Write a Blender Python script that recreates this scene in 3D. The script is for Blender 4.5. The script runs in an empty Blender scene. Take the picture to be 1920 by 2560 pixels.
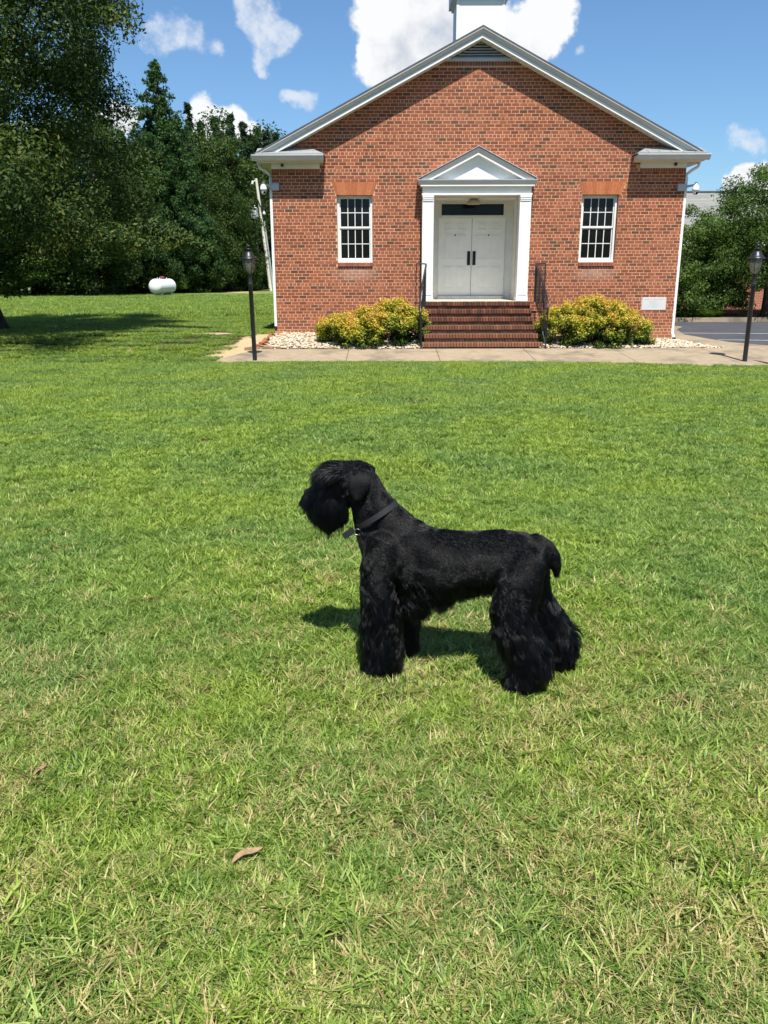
import bpy, bmesh, math, random
import numpy as np
from mathutils import Vector, Matrix, kdtree

R = math.radians
rng = np.random.default_rng(7)
random.seed(7)
scene = bpy.context.scene
COL = scene.collection

# ------------------------------------------------------------------ camera
PITCH, ROLL, CAMZ, FPX = R(16.2), R(0.15), 1.55, 2071.0
fw = Vector((0, math.cos(PITCH), -math.sin(PITCH)))
r0 = Vector((1, 0, 0)); u0 = r0.cross(fw)
rt = math.cos(ROLL) * r0 - math.sin(ROLL) * u0
up = math.sin(ROLL) * r0 + math.cos(ROLL) * u0
cd = bpy.data.cameras.new('camera'); cam = bpy.data.objects.new('camera', cd); COL.objects.link(cam)
cam.matrix_world = Matrix((
    (rt.x, up.x, -fw.x, 0), (rt.y, up.y, -fw.y, 0), (rt.z, up.z, -fw.z, CAMZ), (0, 0, 0, 1)))
cd.sensor_fit = 'VERTICAL'; cd.sensor_height = 36.0; cd.sensor_width = 27.0
cd.lens = 36.0 * FPX / 2560.0
cd.clip_start = 0.05; cd.clip_end = 3000
scene.camera = cam

# ------------------------------------------------------------------ sun and sky
SUN_EL, SUN_AZ = R(60.5), R(7.0)          # behind the camera, slightly to its right
to_sun = Vector((math.sin(SUN_AZ) * math.cos(SUN_EL), -math.cos(SUN_AZ) * math.cos(SUN_EL), math.sin(SUN_EL)))
sd = bpy.data.lights.new('sun', 'SUN'); sd.energy = 5.0; sd.angle = R(0.55); sd.color = (1.0, 0.955, 0.88)
sun = bpy.data.objects.new('sun', sd); COL.objects.link(sun)
sun.rotation_euler = to_sun.to_track_quat('Z', 'Y').to_euler()
scene.view_settings.view_transform = 'Standard'; scene.view_settings.look = 'None'
scene.view_settings.exposure = 0.55; scene.view_settings.gamma = 1.0
scene.view_settings.use_curve_mapping = False
scene.cycles.max_bounces = 8; scene.cycles.transparent_max_bounces = 8
scene.cycles.sample_clamp_indirect = 6.0
try: scene.cycles.use_denoising = True
except Exception: pass

SKY_STRENGTH = 0.068
world = bpy.data.worlds.new('World'); scene.world = world; world.use_nodes = True


class NT:
    """small helper to write node trees"""
    def __init__(s, tree):
        s.t = tree; s.n = tree.nodes; s.l = tree.links
        s.n.clear()
    def node(s, typ, ins=None, **kw):
        nd = s.n.new(typ)
        for k, v in kw.items(): setattr(nd, k, v)
        for k, v in (ins or {}).items():
            sock = nd.inputs[k]
            if hasattr(v, 'is_linked') or isinstance(v, bpy.types.NodeSocket): s.l.new(v, sock)
            else: sock.default_value = v
        return nd
    def math(s, op, a, b=0.0, c=0.0, clamp=False):
        nd = s.node('ShaderNodeMath', operation=op, use_clamp=clamp)
        for i, v in enumerate((a, b, c)):
            if isinstance(v, bpy.types.NodeSocket): s.l.new(v, nd.inputs[i])
            else: nd.inputs[i].default_value = v
        return nd.outputs[0]
    def noise(s, vec, scale, detail=3.0, rough=0.55, dist=0.0, dim='3D'):
        nd = s.node('ShaderNodeTexNoise', {'Scale': scale, 'Detail': detail, 'Roughness': rough, 'Distortion': dist}, noise_dimensions=dim)
        if vec is not None: s.l.new(vec, nd.inputs['Vector'])
        return nd.outputs[0]
    def ramp(s, fac, stops, interp='LINEAR'):
        nd = s.node('ShaderNodeValToRGB')
        cr = nd.color_ramp; cr.interpolation = interp
        while len(cr.elements) < len(stops): cr.elements.new(0.5)
        for e, (p, c) in zip(cr.elements, stops):
            e.position = p; e.color = (c[0], c[1], c[2], 1) if not isinstance(c, (int, float)) else (c, c, c, 1)
        s.l.new(fac, nd.inputs[0])
        return nd.outputs[0]
    def mix(s, fac, a, b, blend='MIX'):
        nd = s.node('ShaderNodeMix', data_type='RGBA', blend_type=blend)
        for i, v in ((0, fac), (6, a), (7, b)):
            if isinstance(v, bpy.types.NodeSocket): s.l.new(v, nd.inputs[i])
            elif i == 0: nd.inputs[0].default_value = v
            else: nd.inputs[i].default_value = (v[0], v[1], v[2], 1)
        return nd.outputs[2]
    def maprange(s, v, a, b, c=0.0, d=1.0, typ='LINEAR'):
        nd = s.node('ShaderNodeMapRange', {'From Min': a, 'From Max': b, 'To Min': c, 'To Max': d}, interpolation_type=typ)
        s.l.new(v, nd.inputs[0])
        return nd.outputs[0]


def pxdir(x, y):
    d = fw + (x - 960) / FPX * rt - (y - 1280) / FPX * up
    return d.normalized()


def build_world():
    t = NT(world.node_tree)
    out = t.node('ShaderNodeOutputWorld')
    bg = t.node('ShaderNodeBackground', {'Strength': SKY_STRENGTH})
    sky = t.node('ShaderNodeTexSky', sky_type='NISHITA', sun_disc=False)
    sky.sun_elevation = SUN_EL; sky.sun_rotation = R(180) - SUN_AZ
    sky.altitude = 100; sky.air_density = 1.0; sky.dust_density = 0.6; sky.ozone_density = 2.2
    tc = t.node('ShaderNodeTexCoord').outputs['Generated']
    # cumulus clouds: each a heap of soft balls on the sky, roughened by noise
    warp = t.node('ShaderNodeTexNoise', {'Scale': 9.0, 'Detail': 5.0, 'Roughness': 0.6}, noise_dimensions='3D')
    t.l.new(tc, warp.inputs['Vector'])
    wv = t.node('ShaderNodeVectorMath', {1: (0.5, 0.5, 0.5)}, operation='SUBTRACT'); t.l.new(warp.outputs[1], wv.inputs[0])
    ws = t.node('ShaderNodeVectorMath', operation='SCALE'); t.l.new(wv.outputs[0], ws.inputs[0]); ws.inputs['Scale'].default_value = 0.075
    wa = t.node('ShaderNodeVectorMath', operation='ADD'); t.l.new(tc, wa.inputs[0]); t.l.new(ws.outputs[0], wa.inputs[1])
    dirv = wa.outputs[0]

    def heap(blobs):
        acc = 0.0
        for c, r in blobs:
            q = 2.0 / (r * r * 1.7)
            vd = t.node('ShaderNodeVectorMath', {1: tuple(c)}, operation='DOT_PRODUCT'); t.l.new(dirv, vd.inputs[0])
            v = t.math('MULTIPLY_ADD', vd.outputs['Value'], q, 1.0 - q, clamp=True)
            acc = t.math('MULTIPLY_ADD', v, v, acc)
        return t.math('MINIMUM', acc, 1.0)
    nrm = t.node('ShaderNodeVectorMath', operation='NORMALIZE'); t.l.new(dirv, nrm.inputs[0]); dirv = nrm.outputs[0]
    K = 1 / 2230.0
    solid = [(972, 60, 98), (945, 100, 60), (1020, 95, 115), (945, 150, 70), (1080, 60, 120), (1000, 0, 120), (1150, 40, 100), (1180, 90, 80),
             (1300, 60, 75), (1365, 55, 70), (1400, 30, 50), (1340, 115, 52), (1265, 100, 70),
             (525, 292, 56), (498, 322, 40), (612, 318, 52), (645, 330, 34), (575, 330, 50), (275, 332, 55), (300, 300, 34),
             (1862, 462, 48), (1835, 480, 30), (1905, 452, 46)]
    wispy = [(375, 100, 48), (425, 88, 56), (478, 102, 46), (345, 112, 26),
             (635, 15, 56), (682, 58, 58), (708, 96, 38), (672, 132, 26), (600, 5, 46), (735, 52, 30), (682, 165, 16),
             (742, 246, 22), (768, 254, 24), (798, 258, 22), (1445, 127, 22), (1862, 362, 32), (1900, 364, 28), (545, 118, 24)]
    bl1 = [(pxdir(x, y), r * K) for x, y, r in solid]
    bl2 = [(pxdir(x, y), r * K) for x, y, r in wispy]
    # the rest of the sky carries the same scattered cumulus
    rr = random.Random(5)
    for i in range(9):
        az = R(66 + i * 28.5 + rr.uniform(-6, 6)); el = R(rr.uniform(12, 52))
        base = Vector((math.sin(az) * math.cos(el), math.cos(az) * math.cos(el), math.sin(el)))
        for k in range(3):
            off = Vector((rr.uniform(-1, 1), rr.uniform(-1, 1), rr.uniform(-.4, .4))) * 0.07
            (bl1 if i % 2 else bl2).append(((base + off).normalized(), rr.uniform(.06, .12)))
    n1 = t.noise(tc, 15.0, 8.0, 0.66)
    n2 = t.noise(tc, 11.0, 5.0, 0.6)
    h1 = heap(bl1); h2 = heap(bl2)
    d1 = t.math('ADD', h1, t.math('MULTIPLY_ADD', n1, 2.2, -1.42))
    d2 = t.math('ADD', h2, t.math('MULTIPLY_ADD', n1, 4.2, -2.70))
    a1 = t.maprange(d1, -0.03, 0.46, 0, 1, 'SMOOTHSTEP')
    a2 = t.maprange(d2, -0.25, 0.95, 0, 0.88, 'SMOOTHSTEP')
    a1 = t.math('MULTIPLY', a1, t.maprange(h1, .08, .30, 0, 1, 'SMOOTHSTEP')); a2 = t.math('MULTIPLY', a2, t.maprange(h2, .10, .40, 0, 1, 'SMOOTHSTEP'))
    shade = t.maprange(t.math('ADD', n2, t.math('MULTIPLY', d1, -0.10)), 0.20, 0.50, 0, 1, 'SMOOTHSTEP')
    k = .68 / SKY_STRENGTH
    blue = t.mix(1.0, sky.outputs[0], (.92, 1.20, 1.42), 'MULTIPLY')
    white = (0.98 * k, 0.99 * k, 1.0 * k); grey = (0.56 * k, 0.62 * k, 0.72 * k)
    cc = t.mix(shade, grey, white)
    c2 = t.mix(a2, blue, (0.80 * k, 0.86 * k, 0.95 * k))
    c1 = t.mix(a1, c2, cc)
    t.l.new(c1, bg.inputs['Color']); t.l.new(bg.outputs[0], out.inputs['Surface'])
build_world()

# ------------------------------------------------------------------ object helpers


def tag(o, label=None, cat=None, group=None, kind=None):
    if label: o['label'] = label
    if cat: o['category'] = cat
    if group: o['group'] = group
    if kind: o['kind'] = kind
    return o


def empty(name, loc, label, cat, group=None, rz=0.0):
    o = bpy.data.objects.new(name, None); COL.objects.link(o)
    o.location = loc; o.rotation_euler = (0, 0, rz); o.empty_display_size = 0.2
    return tag(o, label, cat, group)


def link(name, me, parent=None, mat=None):
    o = bpy.data.objects.new(name, me); COL.objects.link(o)
    if parent is not None: o.parent = parent
    if mat is not None and not me.materials: me.materials.append(mat)
    return o


def rawmesh(name, verts, faces, mat=None, smooth=False, attr=None):
    """verts (n,3), faces (m,k) array or list of lists; attr: dict name -> per-vertex floats"""
    me = bpy.data.meshes.new(name)
    v = np.asarray(verts, dtype=np.float32).reshape(-1, 3)
    if isinstance(faces, np.ndarray):
        k = faces.shape[1]
        me.vertices.add(len(v)); me.vertices.foreach_set('co', v.ravel())
        me.loops.add(faces.size); me.loops.foreach_set('vertex_index', faces.astype(np.int32).ravel())
        me.polygons.add(len(faces)); me.polygons.foreach_set('loop_start', (np.arange(len(faces)) * k).astype(np.int32))
        me.update(calc_edges=True)
    else:
        me.from_pydata(v.tolist(), [], faces); me.update()
    if smooth: me.polygons.foreach_set('use_smooth', [True] * len(me.polygons))
    for an, val in (attr or {}).items():
        a = me.attributes.new(an, 'FLOAT', 'POINT'); a.data.foreach_set('value', np.asarray(val, dtype=np.float32))
    if mat: me.materials.append(mat)
    return me


class MB:
    """collects simple solids and builds them as one mesh"""
    def __init__(s): s.v = []; s.f = []; s.sm = []; s.tone = []; s.cur = 0.5
    def add(s, vs, fs, smooth=False):
        b = len(s.v); s.v += [tuple(p) for p in vs]; s.f += [[b + i for i in f] for f in fs]
        s.sm += [smooth] * len(fs); s.tone += [s.cur] * len(vs)
        return s
    def box(s, x0, x1, y0, y1, z0, z1):
        vs = [(x0, y0, z0), (x1, y0, z0), (x1, y1, z0), (x0, y1, z0), (x0, y0, z1), (x1, y0, z1), (x1, y1, z1), (x0, y1, z1)]
        return s.add(vs, [(0, 3, 2, 1), (4, 5, 6, 7), (0, 1, 5, 4), (1, 2, 6, 5), (2, 3, 7, 6), (3, 0, 4, 7)])
    def bbox(s, x0, x1, y0, y1, z0, z1, b=0.004):
        """box with chamfered vertical-front edges: six faces and a chamfered frame on the -y side"""
        vs = [(x0, y0 + b, z0), (x1, y0 + b, z0), (x1, y0 + b, z1), (x0, y0 + b, z1),
              (x0 + b, y0, z0 + b), (x1 - b, y0, z0 + b), (x1 - b, y0, z1 - b), (x0 + b, y0, z1 - b),
              (x0, y1, z0), (x1, y1, z0), (x1, y1, z1), (x0, y1, z1)]
        return s.add(vs, [(4, 5, 6, 7), (0, 1, 5, 4), (1, 2, 6, 5), (2, 3, 7, 6), (3, 0, 4, 7),
                          (0, 8, 9, 1), (1, 9, 10, 2), (2, 10, 11, 3), (3, 11, 8, 0), (8, 11, 10, 9)])
    def quad(s, *p): return s.add(p, [tuple(range(len(p)))])
    def tube(s, pts, rad, n=10, caps=True, flat=1.0, smooth=True):
        """swept tube along pts with radius (number or list)"""
        pts = [Vector(p) for p in pts]
        rad = rad if isinstance(rad, (list, tuple)) else [rad] * len(pts)
        vs = []; prev = None
        for i, p in enumerate(pts):
            d = (pts[min(i + 1, len(pts) - 1)] - pts[max(i - 1, 0)]).normalized()
            a = Vector((0, 0, 1)) if abs(d.z) < 0.9 else Vector((1, 0, 0))
            if prev is not None: a = prev
            u = d.cross(a).normalized(); w = u.cross(d).normalized(); prev = w
            for k in range(n):
                t = 2 * math.pi * k / n
                vs.append(p + u * (math.cos(t) * rad[i]) + w * (math.sin(t) * rad[i] * flat))
        fs = []
        for i in range(len(pts) - 1):
            for k in range(n):
                a0 = i * n + k; a1 = i * n + (k + 1) % n
                fs.append((a0, a1, a1 + n, a0 + n))
        s.add(vs, fs, smooth)
        if caps:
            s.add(vs[:n], [tuple(range(n))[::-1]]); s.add(vs[-n:], [tuple(range(n))])
        return s
    def lathe(s, prof, n=16, c=(0, 0, 0), smooth=True):
        """prof: list of (r, z)"""
        vs = []
        for r, z in prof:
            for k in range(n):
                t = 2 * math.pi * k / n
                vs.append((c[0] + r * math.cos(t), c[1] + r * math.sin(t), c[2] + z))
        fs = []
        for i in range(len(prof) - 1):
            for k in range(n):
                a0 = i * n + k; a1 = i * n + (k + 1) % n
                fs.append((a0, a1, a1 + n, a0 + n))
        return s.add(vs, fs, smooth)
    def extrude(s, poly, axis, a, b):
        """poly of 2-D points extruded between a and b; axis 'x' -> points are (y,z); 'y' -> (x,z); 'z' -> (x,y)"""
        def P(p, t): return (t, p[0], p[1]) if axis == 'x' else ((p[0], t, p[1]) if axis == 'y' else (p[0], p[1], t))
        n = len(poly); vs = [P(p, a) for p in poly] + [P(p, b) for p in poly]
        fs = [tuple(range(n)), tuple(range(2 * n - 1, n - 1, -1))] + [(i, i + n, (i + 1) % n + n, (i + 1) % n) for i in range(n)]
        return s.add(vs, fs)
    def build(s, name, mat, parent=None, recalc=True):
        me = bpy.data.meshes.new(name); me.from_pydata(s.v, [], s.f)
        me.polygons.foreach_set('use_smooth', s.sm)
        a = me.attributes.new('tone', 'FLOAT', 'POINT'); a.data.foreach_set('value', s.tone)
        if recalc:
            bm = bmesh.new(); bm.from_mesh(me); bmesh.ops.recalc_face_normals(bm, faces=bm.faces); bm.to_mesh(me); bm.free()
        me.materials.append(mat); me.update()
        return link(name, me, parent)


def sw(x, a, b):
    t = np.clip((np.asarray(x, dtype=float) - a) / (b - a), 0, 1); return t * t * (3 - 2 * t)


_nv = rng.normal(size=(24, 3)); _np = rng.uniform(0, 6.28, 24)
def snoise(p, freq, k=0, n=5):
    """cheap smooth pseudo noise in about -1..1 at points p (m,3)"""
    p = np.asarray(p, dtype=float); v = 0
    for i in range(n):
        j = (k * 5 + i) % 24
        v = v + np.sin(p @ (_nv[j] * freq) + _np[j] + 1.7 * np.sin(p @ (_nv[(j + 7) % 24] * freq * .6) + _np[(j + 3) % 24]))
    return v / (n * 0.62)


def g(x, y):
    """ground height: level by the camera, falling to the walk, rising again towards the wall"""
    x = np.asarray(x, dtype=float); y = np.asarray(y, dtype=float)
    L = np.interp(y, [0, 4, 18.8, 20.9, 22.8, 26, 60, 400], [0, 0, -.43, -.30, -.08, -.1, -.1, -.1])
    Q = np.interp(y, [0, 4, 18.8, 20.9, 22.8, 26, 33, 400], [0, 0, -.43, -.38, -.32, -.36, -.36, -.3])
    t = sw(x, 2, 8)
    return L * (1 - t) + Q * t

# ------------------------------------------------------------------ materials


def new_mat(name):
    m = bpy.data.materials.new(name); m.use_nodes = True
    t = NT(m.node_tree); t.out = t.node('ShaderNodeOutputMaterial')
    return m, t


def bsdf(t, color, rough=0.6, spec=0.3, metal=0.0, bump=None, bstr=0.3, bdist=0.01, **kw):
    b = t.node('ShaderNodeBsdfPrincipled')
    for k, v in (('Base Color', color), ('Roughness', rough), ('Metallic', metal), ('Specular IOR Level', spec)):
        if isinstance(v, bpy.types.NodeSocket): t.l.new(v, b.inputs[k])
        elif k == 'Base Color': b.inputs[k].default_value = (v[0], v[1], v[2], 1)
        else: b.inputs[k].default_value = v
    for k, v in kw.items(): b.inputs[k].default_value = v
    if bump is not None:
        bp = t.node('ShaderNodeBump', {'Strength': bstr, 'Distance': bdist}); t.l.new(bump, bp.inputs['Height'])
        t.l.new(bp.outputs[0], b.inputs['Normal'])
    t.l.new(b.outputs[0], t.out.inputs['Surface'])
    return b


def plain(name, col, rough=0.5, spec=0.3, metal=0.0, var=0.12, scale=6.0, bstr=0.15):
    """paint, metal, concrete...: one colour with soft dirt variation and fine relief"""
    m, t = new_mat(name)
    pos = t.node('ShaderNodeNewGeometry').outputs['Position']
    n = t.noise(pos, scale, 5, 0.6); n2 = t.noise(pos, scale * 14, 3, 0.6)
    dark = tuple(c * (1 - var) for c in col)
    c = t.mix(t.maprange(n, 0.35, 0.65), dark, col)
    bsdf(t, c, rough, spec, metal, bump=n2, bstr=bstr, bdist=0.004)
    return m


def pos_attr(t): return t.node('ShaderNodeNewGeometry').outputs['Position']


def mat_brick(name='brick', ramp=None, fade=0.0):
    m, t = new_mat(name)
    tone = t.node('ShaderNodeAttribute', attribute_name='tone').outputs['Fac']
    pos = pos_attr(t)
    base = t.ramp(tone, ramp or [(0.0, (.095, .055, .035)), (0.09, (.135, .062, .038)), (0.2, (.20, .060, .035)), (0.45, (.27, .078, .040)),
                                 (0.75, (.33, .100, .050)), (1.0, (.41, .135, .070))])
    n = t.noise(pos, 22, 5, 0.65); n2 = t.noise(pos, 160, 4, 0.6); big = t.noise(pos, .9, 4, 0.55)
    c = t.mix(t.maprange(n, 0.3, 0.7), t.mix(1.0, base, (.78, .76, .74), 'MULTIPLY'), base)
    c = t.mix(t.maprange(n2, .56, .72, 0, .3), c, (.40, .22, .15))
    c = t.mix(t.maprange(big, .35, .7, 0, .12), c, (.38, .20, .13))
    sp = t.node('ShaderNodeSeparateXYZ'); t.l.new(pos, sp.inputs[0])
    def patch(cx, cz, rx, rz):
        a_ = t.math('DIVIDE', t.math('SUBTRACT', sp.outputs[0], cx), rx); b_ = t.math('DIVIDE', t.math('SUBTRACT', sp.outputs[2], cz), rz)
        return t.math('SUBTRACT', 1.0, t.math('SQRT', t.math('MULTIPLY_ADD', a_, a_, t.math('MULTIPLY', b_, b_))), clamp=True)
    pm = t.math('MAXIMUM', patch(-.72, 1.50, .75, .26), patch(5.6, 1.50, .7, .24))
    c = t.mix(t.math('MULTIPLY', t.math('MULTIPLY', pm, 1.3, clamp=True), t.maprange(n, .3, .6, .2, .75)), c, (.42, .27, .22))
    low = t.maprange(t.math('ADD', sp.outputs[2], t.math('MULTIPLY', n, .3)), .0, .55, .30, 0)
    c = t.mix(low, c, (.40, .20, .11))
    bsdf(t, c, 0.88, 0.2, bump=n2, bstr=0.6, bdist=0.006)
    return m


def mat_mortar():
    m, t = new_mat('mortar')
    pos = pos_attr(t); n = t.noise(pos, 3.0, 5, .6); n2 = t.noise(pos, 90, 4, .6)
    c = t.mix(t.maprange(n, .3, .7), (.53, .33, .205), (.64, .415, .26))
    c = t.mix(t.maprange(n2, .5, .75, 0, .35), c, (.48, .31, .22))
    bsdf(t, c, .95, .1, bump=n2, bstr=.5, bdist=.004)
    return m


def mat_side_brick():
    """brickwork of the faces away from the photograph"""
    m, t = new_mat('side_brickwork')
    tc = t.node('ShaderNodeTexCoord').outputs['Object']
    sep = t.node('ShaderNodeSeparateXYZ'); t.l.new(tc, sep.inputs[0])
    add = t.math('ADD', sep.outputs[0], sep.outputs[1])
    cmb = t.node('ShaderNodeCombineXYZ'); t.l.new(add, cmb.inputs[0]); t.l.new(sep.outputs[2], cmb.inputs[1])
    br = t.node('ShaderNodeTexBrick', {'Color1': (.33, .11, .07, 1), 'Color2': (.24, .085, .055, 1), 'Mortar': (.6, .41, .3, 1), 'Scale': 1.0,
                                       'Mortar Size': .006, 'Brick Width': .203, 'Row Height': .0803, 'Bias': -.2})
    t.l.new(cmb.outputs[0], br.inputs['Vector'])
    inv = t.math('SUBTRACT', 1.0, br.outputs['Fac'])
    bsdf(t, br.outputs['Color'], .9, .2, bump=inv, bstr=.5, bdist=.006)
    return m


def mat_leaf(name, stops, rough=0.42, transl=0.35, spec=0.4, tmul=(1.5, 1.9, .6)):
    m, t = new_mat(name)
    tone = t.node('ShaderNodeAttribute', attribute_name='tone').outputs['Fac']
    c = t.ramp(tone, stops)
    b = t.node('ShaderNodeBsdfPrincipled', {'Roughness': rough, 'Specular IOR Level': spec}); t.l.new(c, b.inputs['Base Color'])
    tr = t.node('ShaderNodeBsdfTranslucent'); t.l.new(t.mix(1.0, c, tmul, 'MULTIPLY'), tr.inputs['Color'])
    mx = t.node('ShaderNodeMixShader', {0: transl}); t.l.new(b.outputs[0], mx.inputs[1]); t.l.new(tr.outputs[0], mx.inputs[2])
    t.l.new(mx.outputs[0], t.out.inputs['Surface'])
    return m


def lawn_masks(t, pos):
    """world-space masks shared by blades and soil: dry straw, yellow-green patches"""
    dry = t.noise(pos, 4.6, 4, 0.62); dry2 = t.noise(pos, 0.42, 3, 0.5); hue = t.noise(pos, 0.8, 3, 0.5)
    sep = t.node('ShaderNodeSeparateXYZ'); t.l.new(pos, sep.inputs[0])
    # lawn near the camera is drier than the part by the walk
    near = t.maprange(sep.outputs[1], 1.4, 7.0, 0.18, -0.07)
    d = t.math('ADD', t.math('ADD', t.math('MULTIPLY', dry, .75), t.math('MULTIPLY', dry2, .55)), near)
    return d, hue


def mat_grass():
    m, t = new_mat('grass_blades')
    rnd = t.node('ShaderNodeAttribute', attribute_name='tone').outputs['Fac']
    hgt = t.node('ShaderNodeAttribute', attribute_name='hgt').outputs['Fac']
    pos = pos_attr(t)
    d, hue = lawn_masks(t, pos)
    green = t.ramp(rnd, [(0.0, (.055, .110, .013)), (0.25, (.125, .205, .020)), (0.55, (.245, .340, .045)), (0.85, (.40, .495, .085)), (1.0, (.52, .58, .17))])
    cool = t.ramp(rnd, [(0.0, (.045, .105, .022)), (0.3, (.105, .195, .034)), (0.65, (.205, .310, .064)), (1.0, (.39, .49, .15))])
    grn = t.mix(t.maprange(hue, .38, .62), green, cool)
    straw = t.ramp(rnd, [(0.0, (.26, .21, .075)), (0.5, (.47, .39, .160)), (1.0, (.68, .60, .31))])
    thr = t.math('FRACT', t.math('MULTIPLY', rnd, 7.31))
    isdry = t.math('GREATER_THAN', t.math('MULTIPLY_ADD', d, 2.4, -1.64), thr)
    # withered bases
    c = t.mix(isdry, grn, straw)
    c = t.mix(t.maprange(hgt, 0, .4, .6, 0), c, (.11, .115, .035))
    b = t.node('ShaderNodeBsdfPrincipled', {'Roughness': .48, 'Specular IOR Level': .35}); t.l.new(c, b.inputs['Base Color'])
    tr = t.node('ShaderNodeBsdfTranslucent'); t.l.new(t.mix(1.0, c, (1.25, 1.35, .7), 'MULTIPLY'), tr.inputs['Color'])
    mx = t.node('ShaderNodeMixShader', {0: .30}); t.l.new(b.outputs[0], mx.inputs[1]); t.l.new(tr.outputs[0], mx.inputs[2])
    t.l.new(mx.outputs[0], t.out.inputs['Surface'])
    return m


def mat_soil():
    m, t = new_mat('lawn_soil')
    pos = pos_attr(t)
    d, hue = lawn_masks(t, pos)
    n = t.noise(pos, 35, 5, .7); n2 = t.noise(pos, 9, 5, .65)
    thatch = t.mix(t.maprange(n, .35, .65), (.035, .040, .014), (.11, .095, .045))
    sep = t.node('ShaderNodeSeparateXYZ'); t.l.new(pos, sep.inputs[0])
    far = t.maprange(sep.outputs[1], 24, 46, 0, 1)
    fg = t.mix(t.maprange(n2, .3, .7), (.105, .160, .042), (.180, .235, .075))
    fg = t.mix(t.maprange(d, .45, .75, 0, .55), fg, (.30, .30, .12))
    c = t.mix(far, thatch, fg)
    # bare sandy soil at the end of the walk
    xs, ys = sep.outputs[0], sep.outputs[1]
    def blob(cx, cy, rx, ry):
        a = t.math('DIVIDE', t.math('SUBTRACT', xs, cx), rx); b_ = t.math('DIVIDE', t.math('SUBTRACT', ys, cy), ry)
        return t.math('SUBTRACT', 1.0, t.math('SQRT', t.math('ADD', t.math('MULTIPLY', a, a), t.math('MULTIPLY', b_, b_))))
    mx = blob(-3.5, 20.2, .75, 1.7)
    for q in ((-3.25, 21.5, .6, 1.7), (-4.75, 23.3, .7, .45), (-6.5, 20.9, .35, .22), (-16.5, 65.0, 2.2, 1.6), (-12.0, 72.0, 1.4, 1.8), (-13.5, 64, 1.3, .9)): mx = t.math('MAXIMUM', mx, blob(*q))
    sm = t.maprange(t.math('ADD', mx, t.math('MULTIPLY_ADD', t.noise(pos, 3.2, 4, .6), .9, -.45)), 0.0, .18)
    sand = t.mix(t.maprange(n2, .3, .7), (.42, .305, .165), (.52, .40, .235))
    c = t.mix(sm, c, sand)
    bsdf(t, c, .95, .1, bump=n, bstr=.6, bdist=.02)
    return m


def mat_concrete():
    m, t = new_mat('concrete')
    pos = pos_attr(t)
    n = t.noise(pos, .9, 5, .6); n2 = t.noise(pos, 60, 4, .6); n3 = t.noise(pos, 5, 4, .6)
    c = t.mix(t.maprange(n3, .3, .7), (.295, .232, .155), (.38, .302, .205))
    # grimy mildew stains
    c = t.mix(t.maprange(n, .50, .62, 0, .66), c, (.13, .115, .092))
    c = t.mix(t.maprange(n2, .55, .75, 0, .3), c, (.46, .38, .28))
    bsdf(t, c, .9, .15, bump=n2, bstr=.35, bdist=.004)
    return m


def mat_asphalt():
    m, t = new_mat('asphalt')
    pos = pos_attr(t); n = t.noise(pos, 1.2, 4, .6); n2 = t.noise(pos, 80, 4, .7)
    c = t.mix(t.maprange(n, .3, .7), (.060, .062, .070), (.085, .088, .096))
    c = t.mix(t.maprange(n2, .55, .8, 0, .5), c, (.17, .17, .17))
    bsdf(t, c, .85, .2, bump=n2, bstr=.6, bdist=.005)
    return m


def mat_bark(name, a, b, sc=8):
    m, t = new_mat(name)
    tc = t.node('ShaderNodeTexCoord').outputs['Object']
    mp = t.node('ShaderNodeMapping', {'Scale': (1, 1, .22)}); t.l.new(tc, mp.inputs[0])
    n = t.noise(mp.outputs[0], sc, 6, .7, .6)
    c = t.mix(t.maprange(n, .35, .65), a, b)
    bsdf(t, c, .95, .1, bump=n, bstr=.9, bdist=.03)
    return m


def mat_shingle(name, col):
    m, t = new_mat(name)
    tc = t.node('ShaderNodeTexCoord').outputs['Object']
    n = t.noise(tc, 45, 4, .7); n2 = t.noise(tc, 2.0, 4, .6)
    mp = t.node('ShaderNodeMapping', {'Scale': (.5, 6.5, 6.5)}); t.l.new(tc, mp.inputs[0])
    n3 = t.noise(mp.outputs[0], 1.0, 3, .6)
    c = t.mix(t.maprange(n, .3, .7), tuple(v * .7 for v in col), col)
    c = t.mix(t.maprange(n3, .4, .65, 0, .35), c, tuple(v * 1.5 for v in col))
    c = t.mix(t.maprange(n2, .5, .7, 0, .3), c, tuple(v * .6 for v in col))
    bsdf(t, c, .9, .15, bump=n, bstr=.5, bdist=.004)
    return m


def mat_glass(name, col=(.012, .014, .016), rough=.08):
    m, t = new_mat(name)
    pos = pos_attr(t); n = t.noise(pos, 1.6, 3, .5)
    bsdf(t, t.mix(n, col, tuple(c * 2.0 for c in col)), rough, .22, bump=n, bstr=.04, bdist=.02)
    return m


def mat_fur(name, col=(.006, .006, .0065), rough=.36, radial=.45):
    m, t = new_mat(name)
    h = t.node('ShaderNodeBsdfHairPrincipled')
    h.parametrization = 'COLOR'
    h.inputs['Color'].default_value = (*col, 1)
    h.inputs['Roughness'].default_value = rough; h.inputs['Radial Roughness'].default_value = radial
    if 'Coat' in h.inputs: h.inputs['Coat'].default_value = 0.0
    h.inputs['IOR'].default_value = 1.36
    h.inputs['Random Roughness'].default_value = .3
    t.l.new(h.outputs[0], t.out.inputs['Surface'])
    return m


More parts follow.
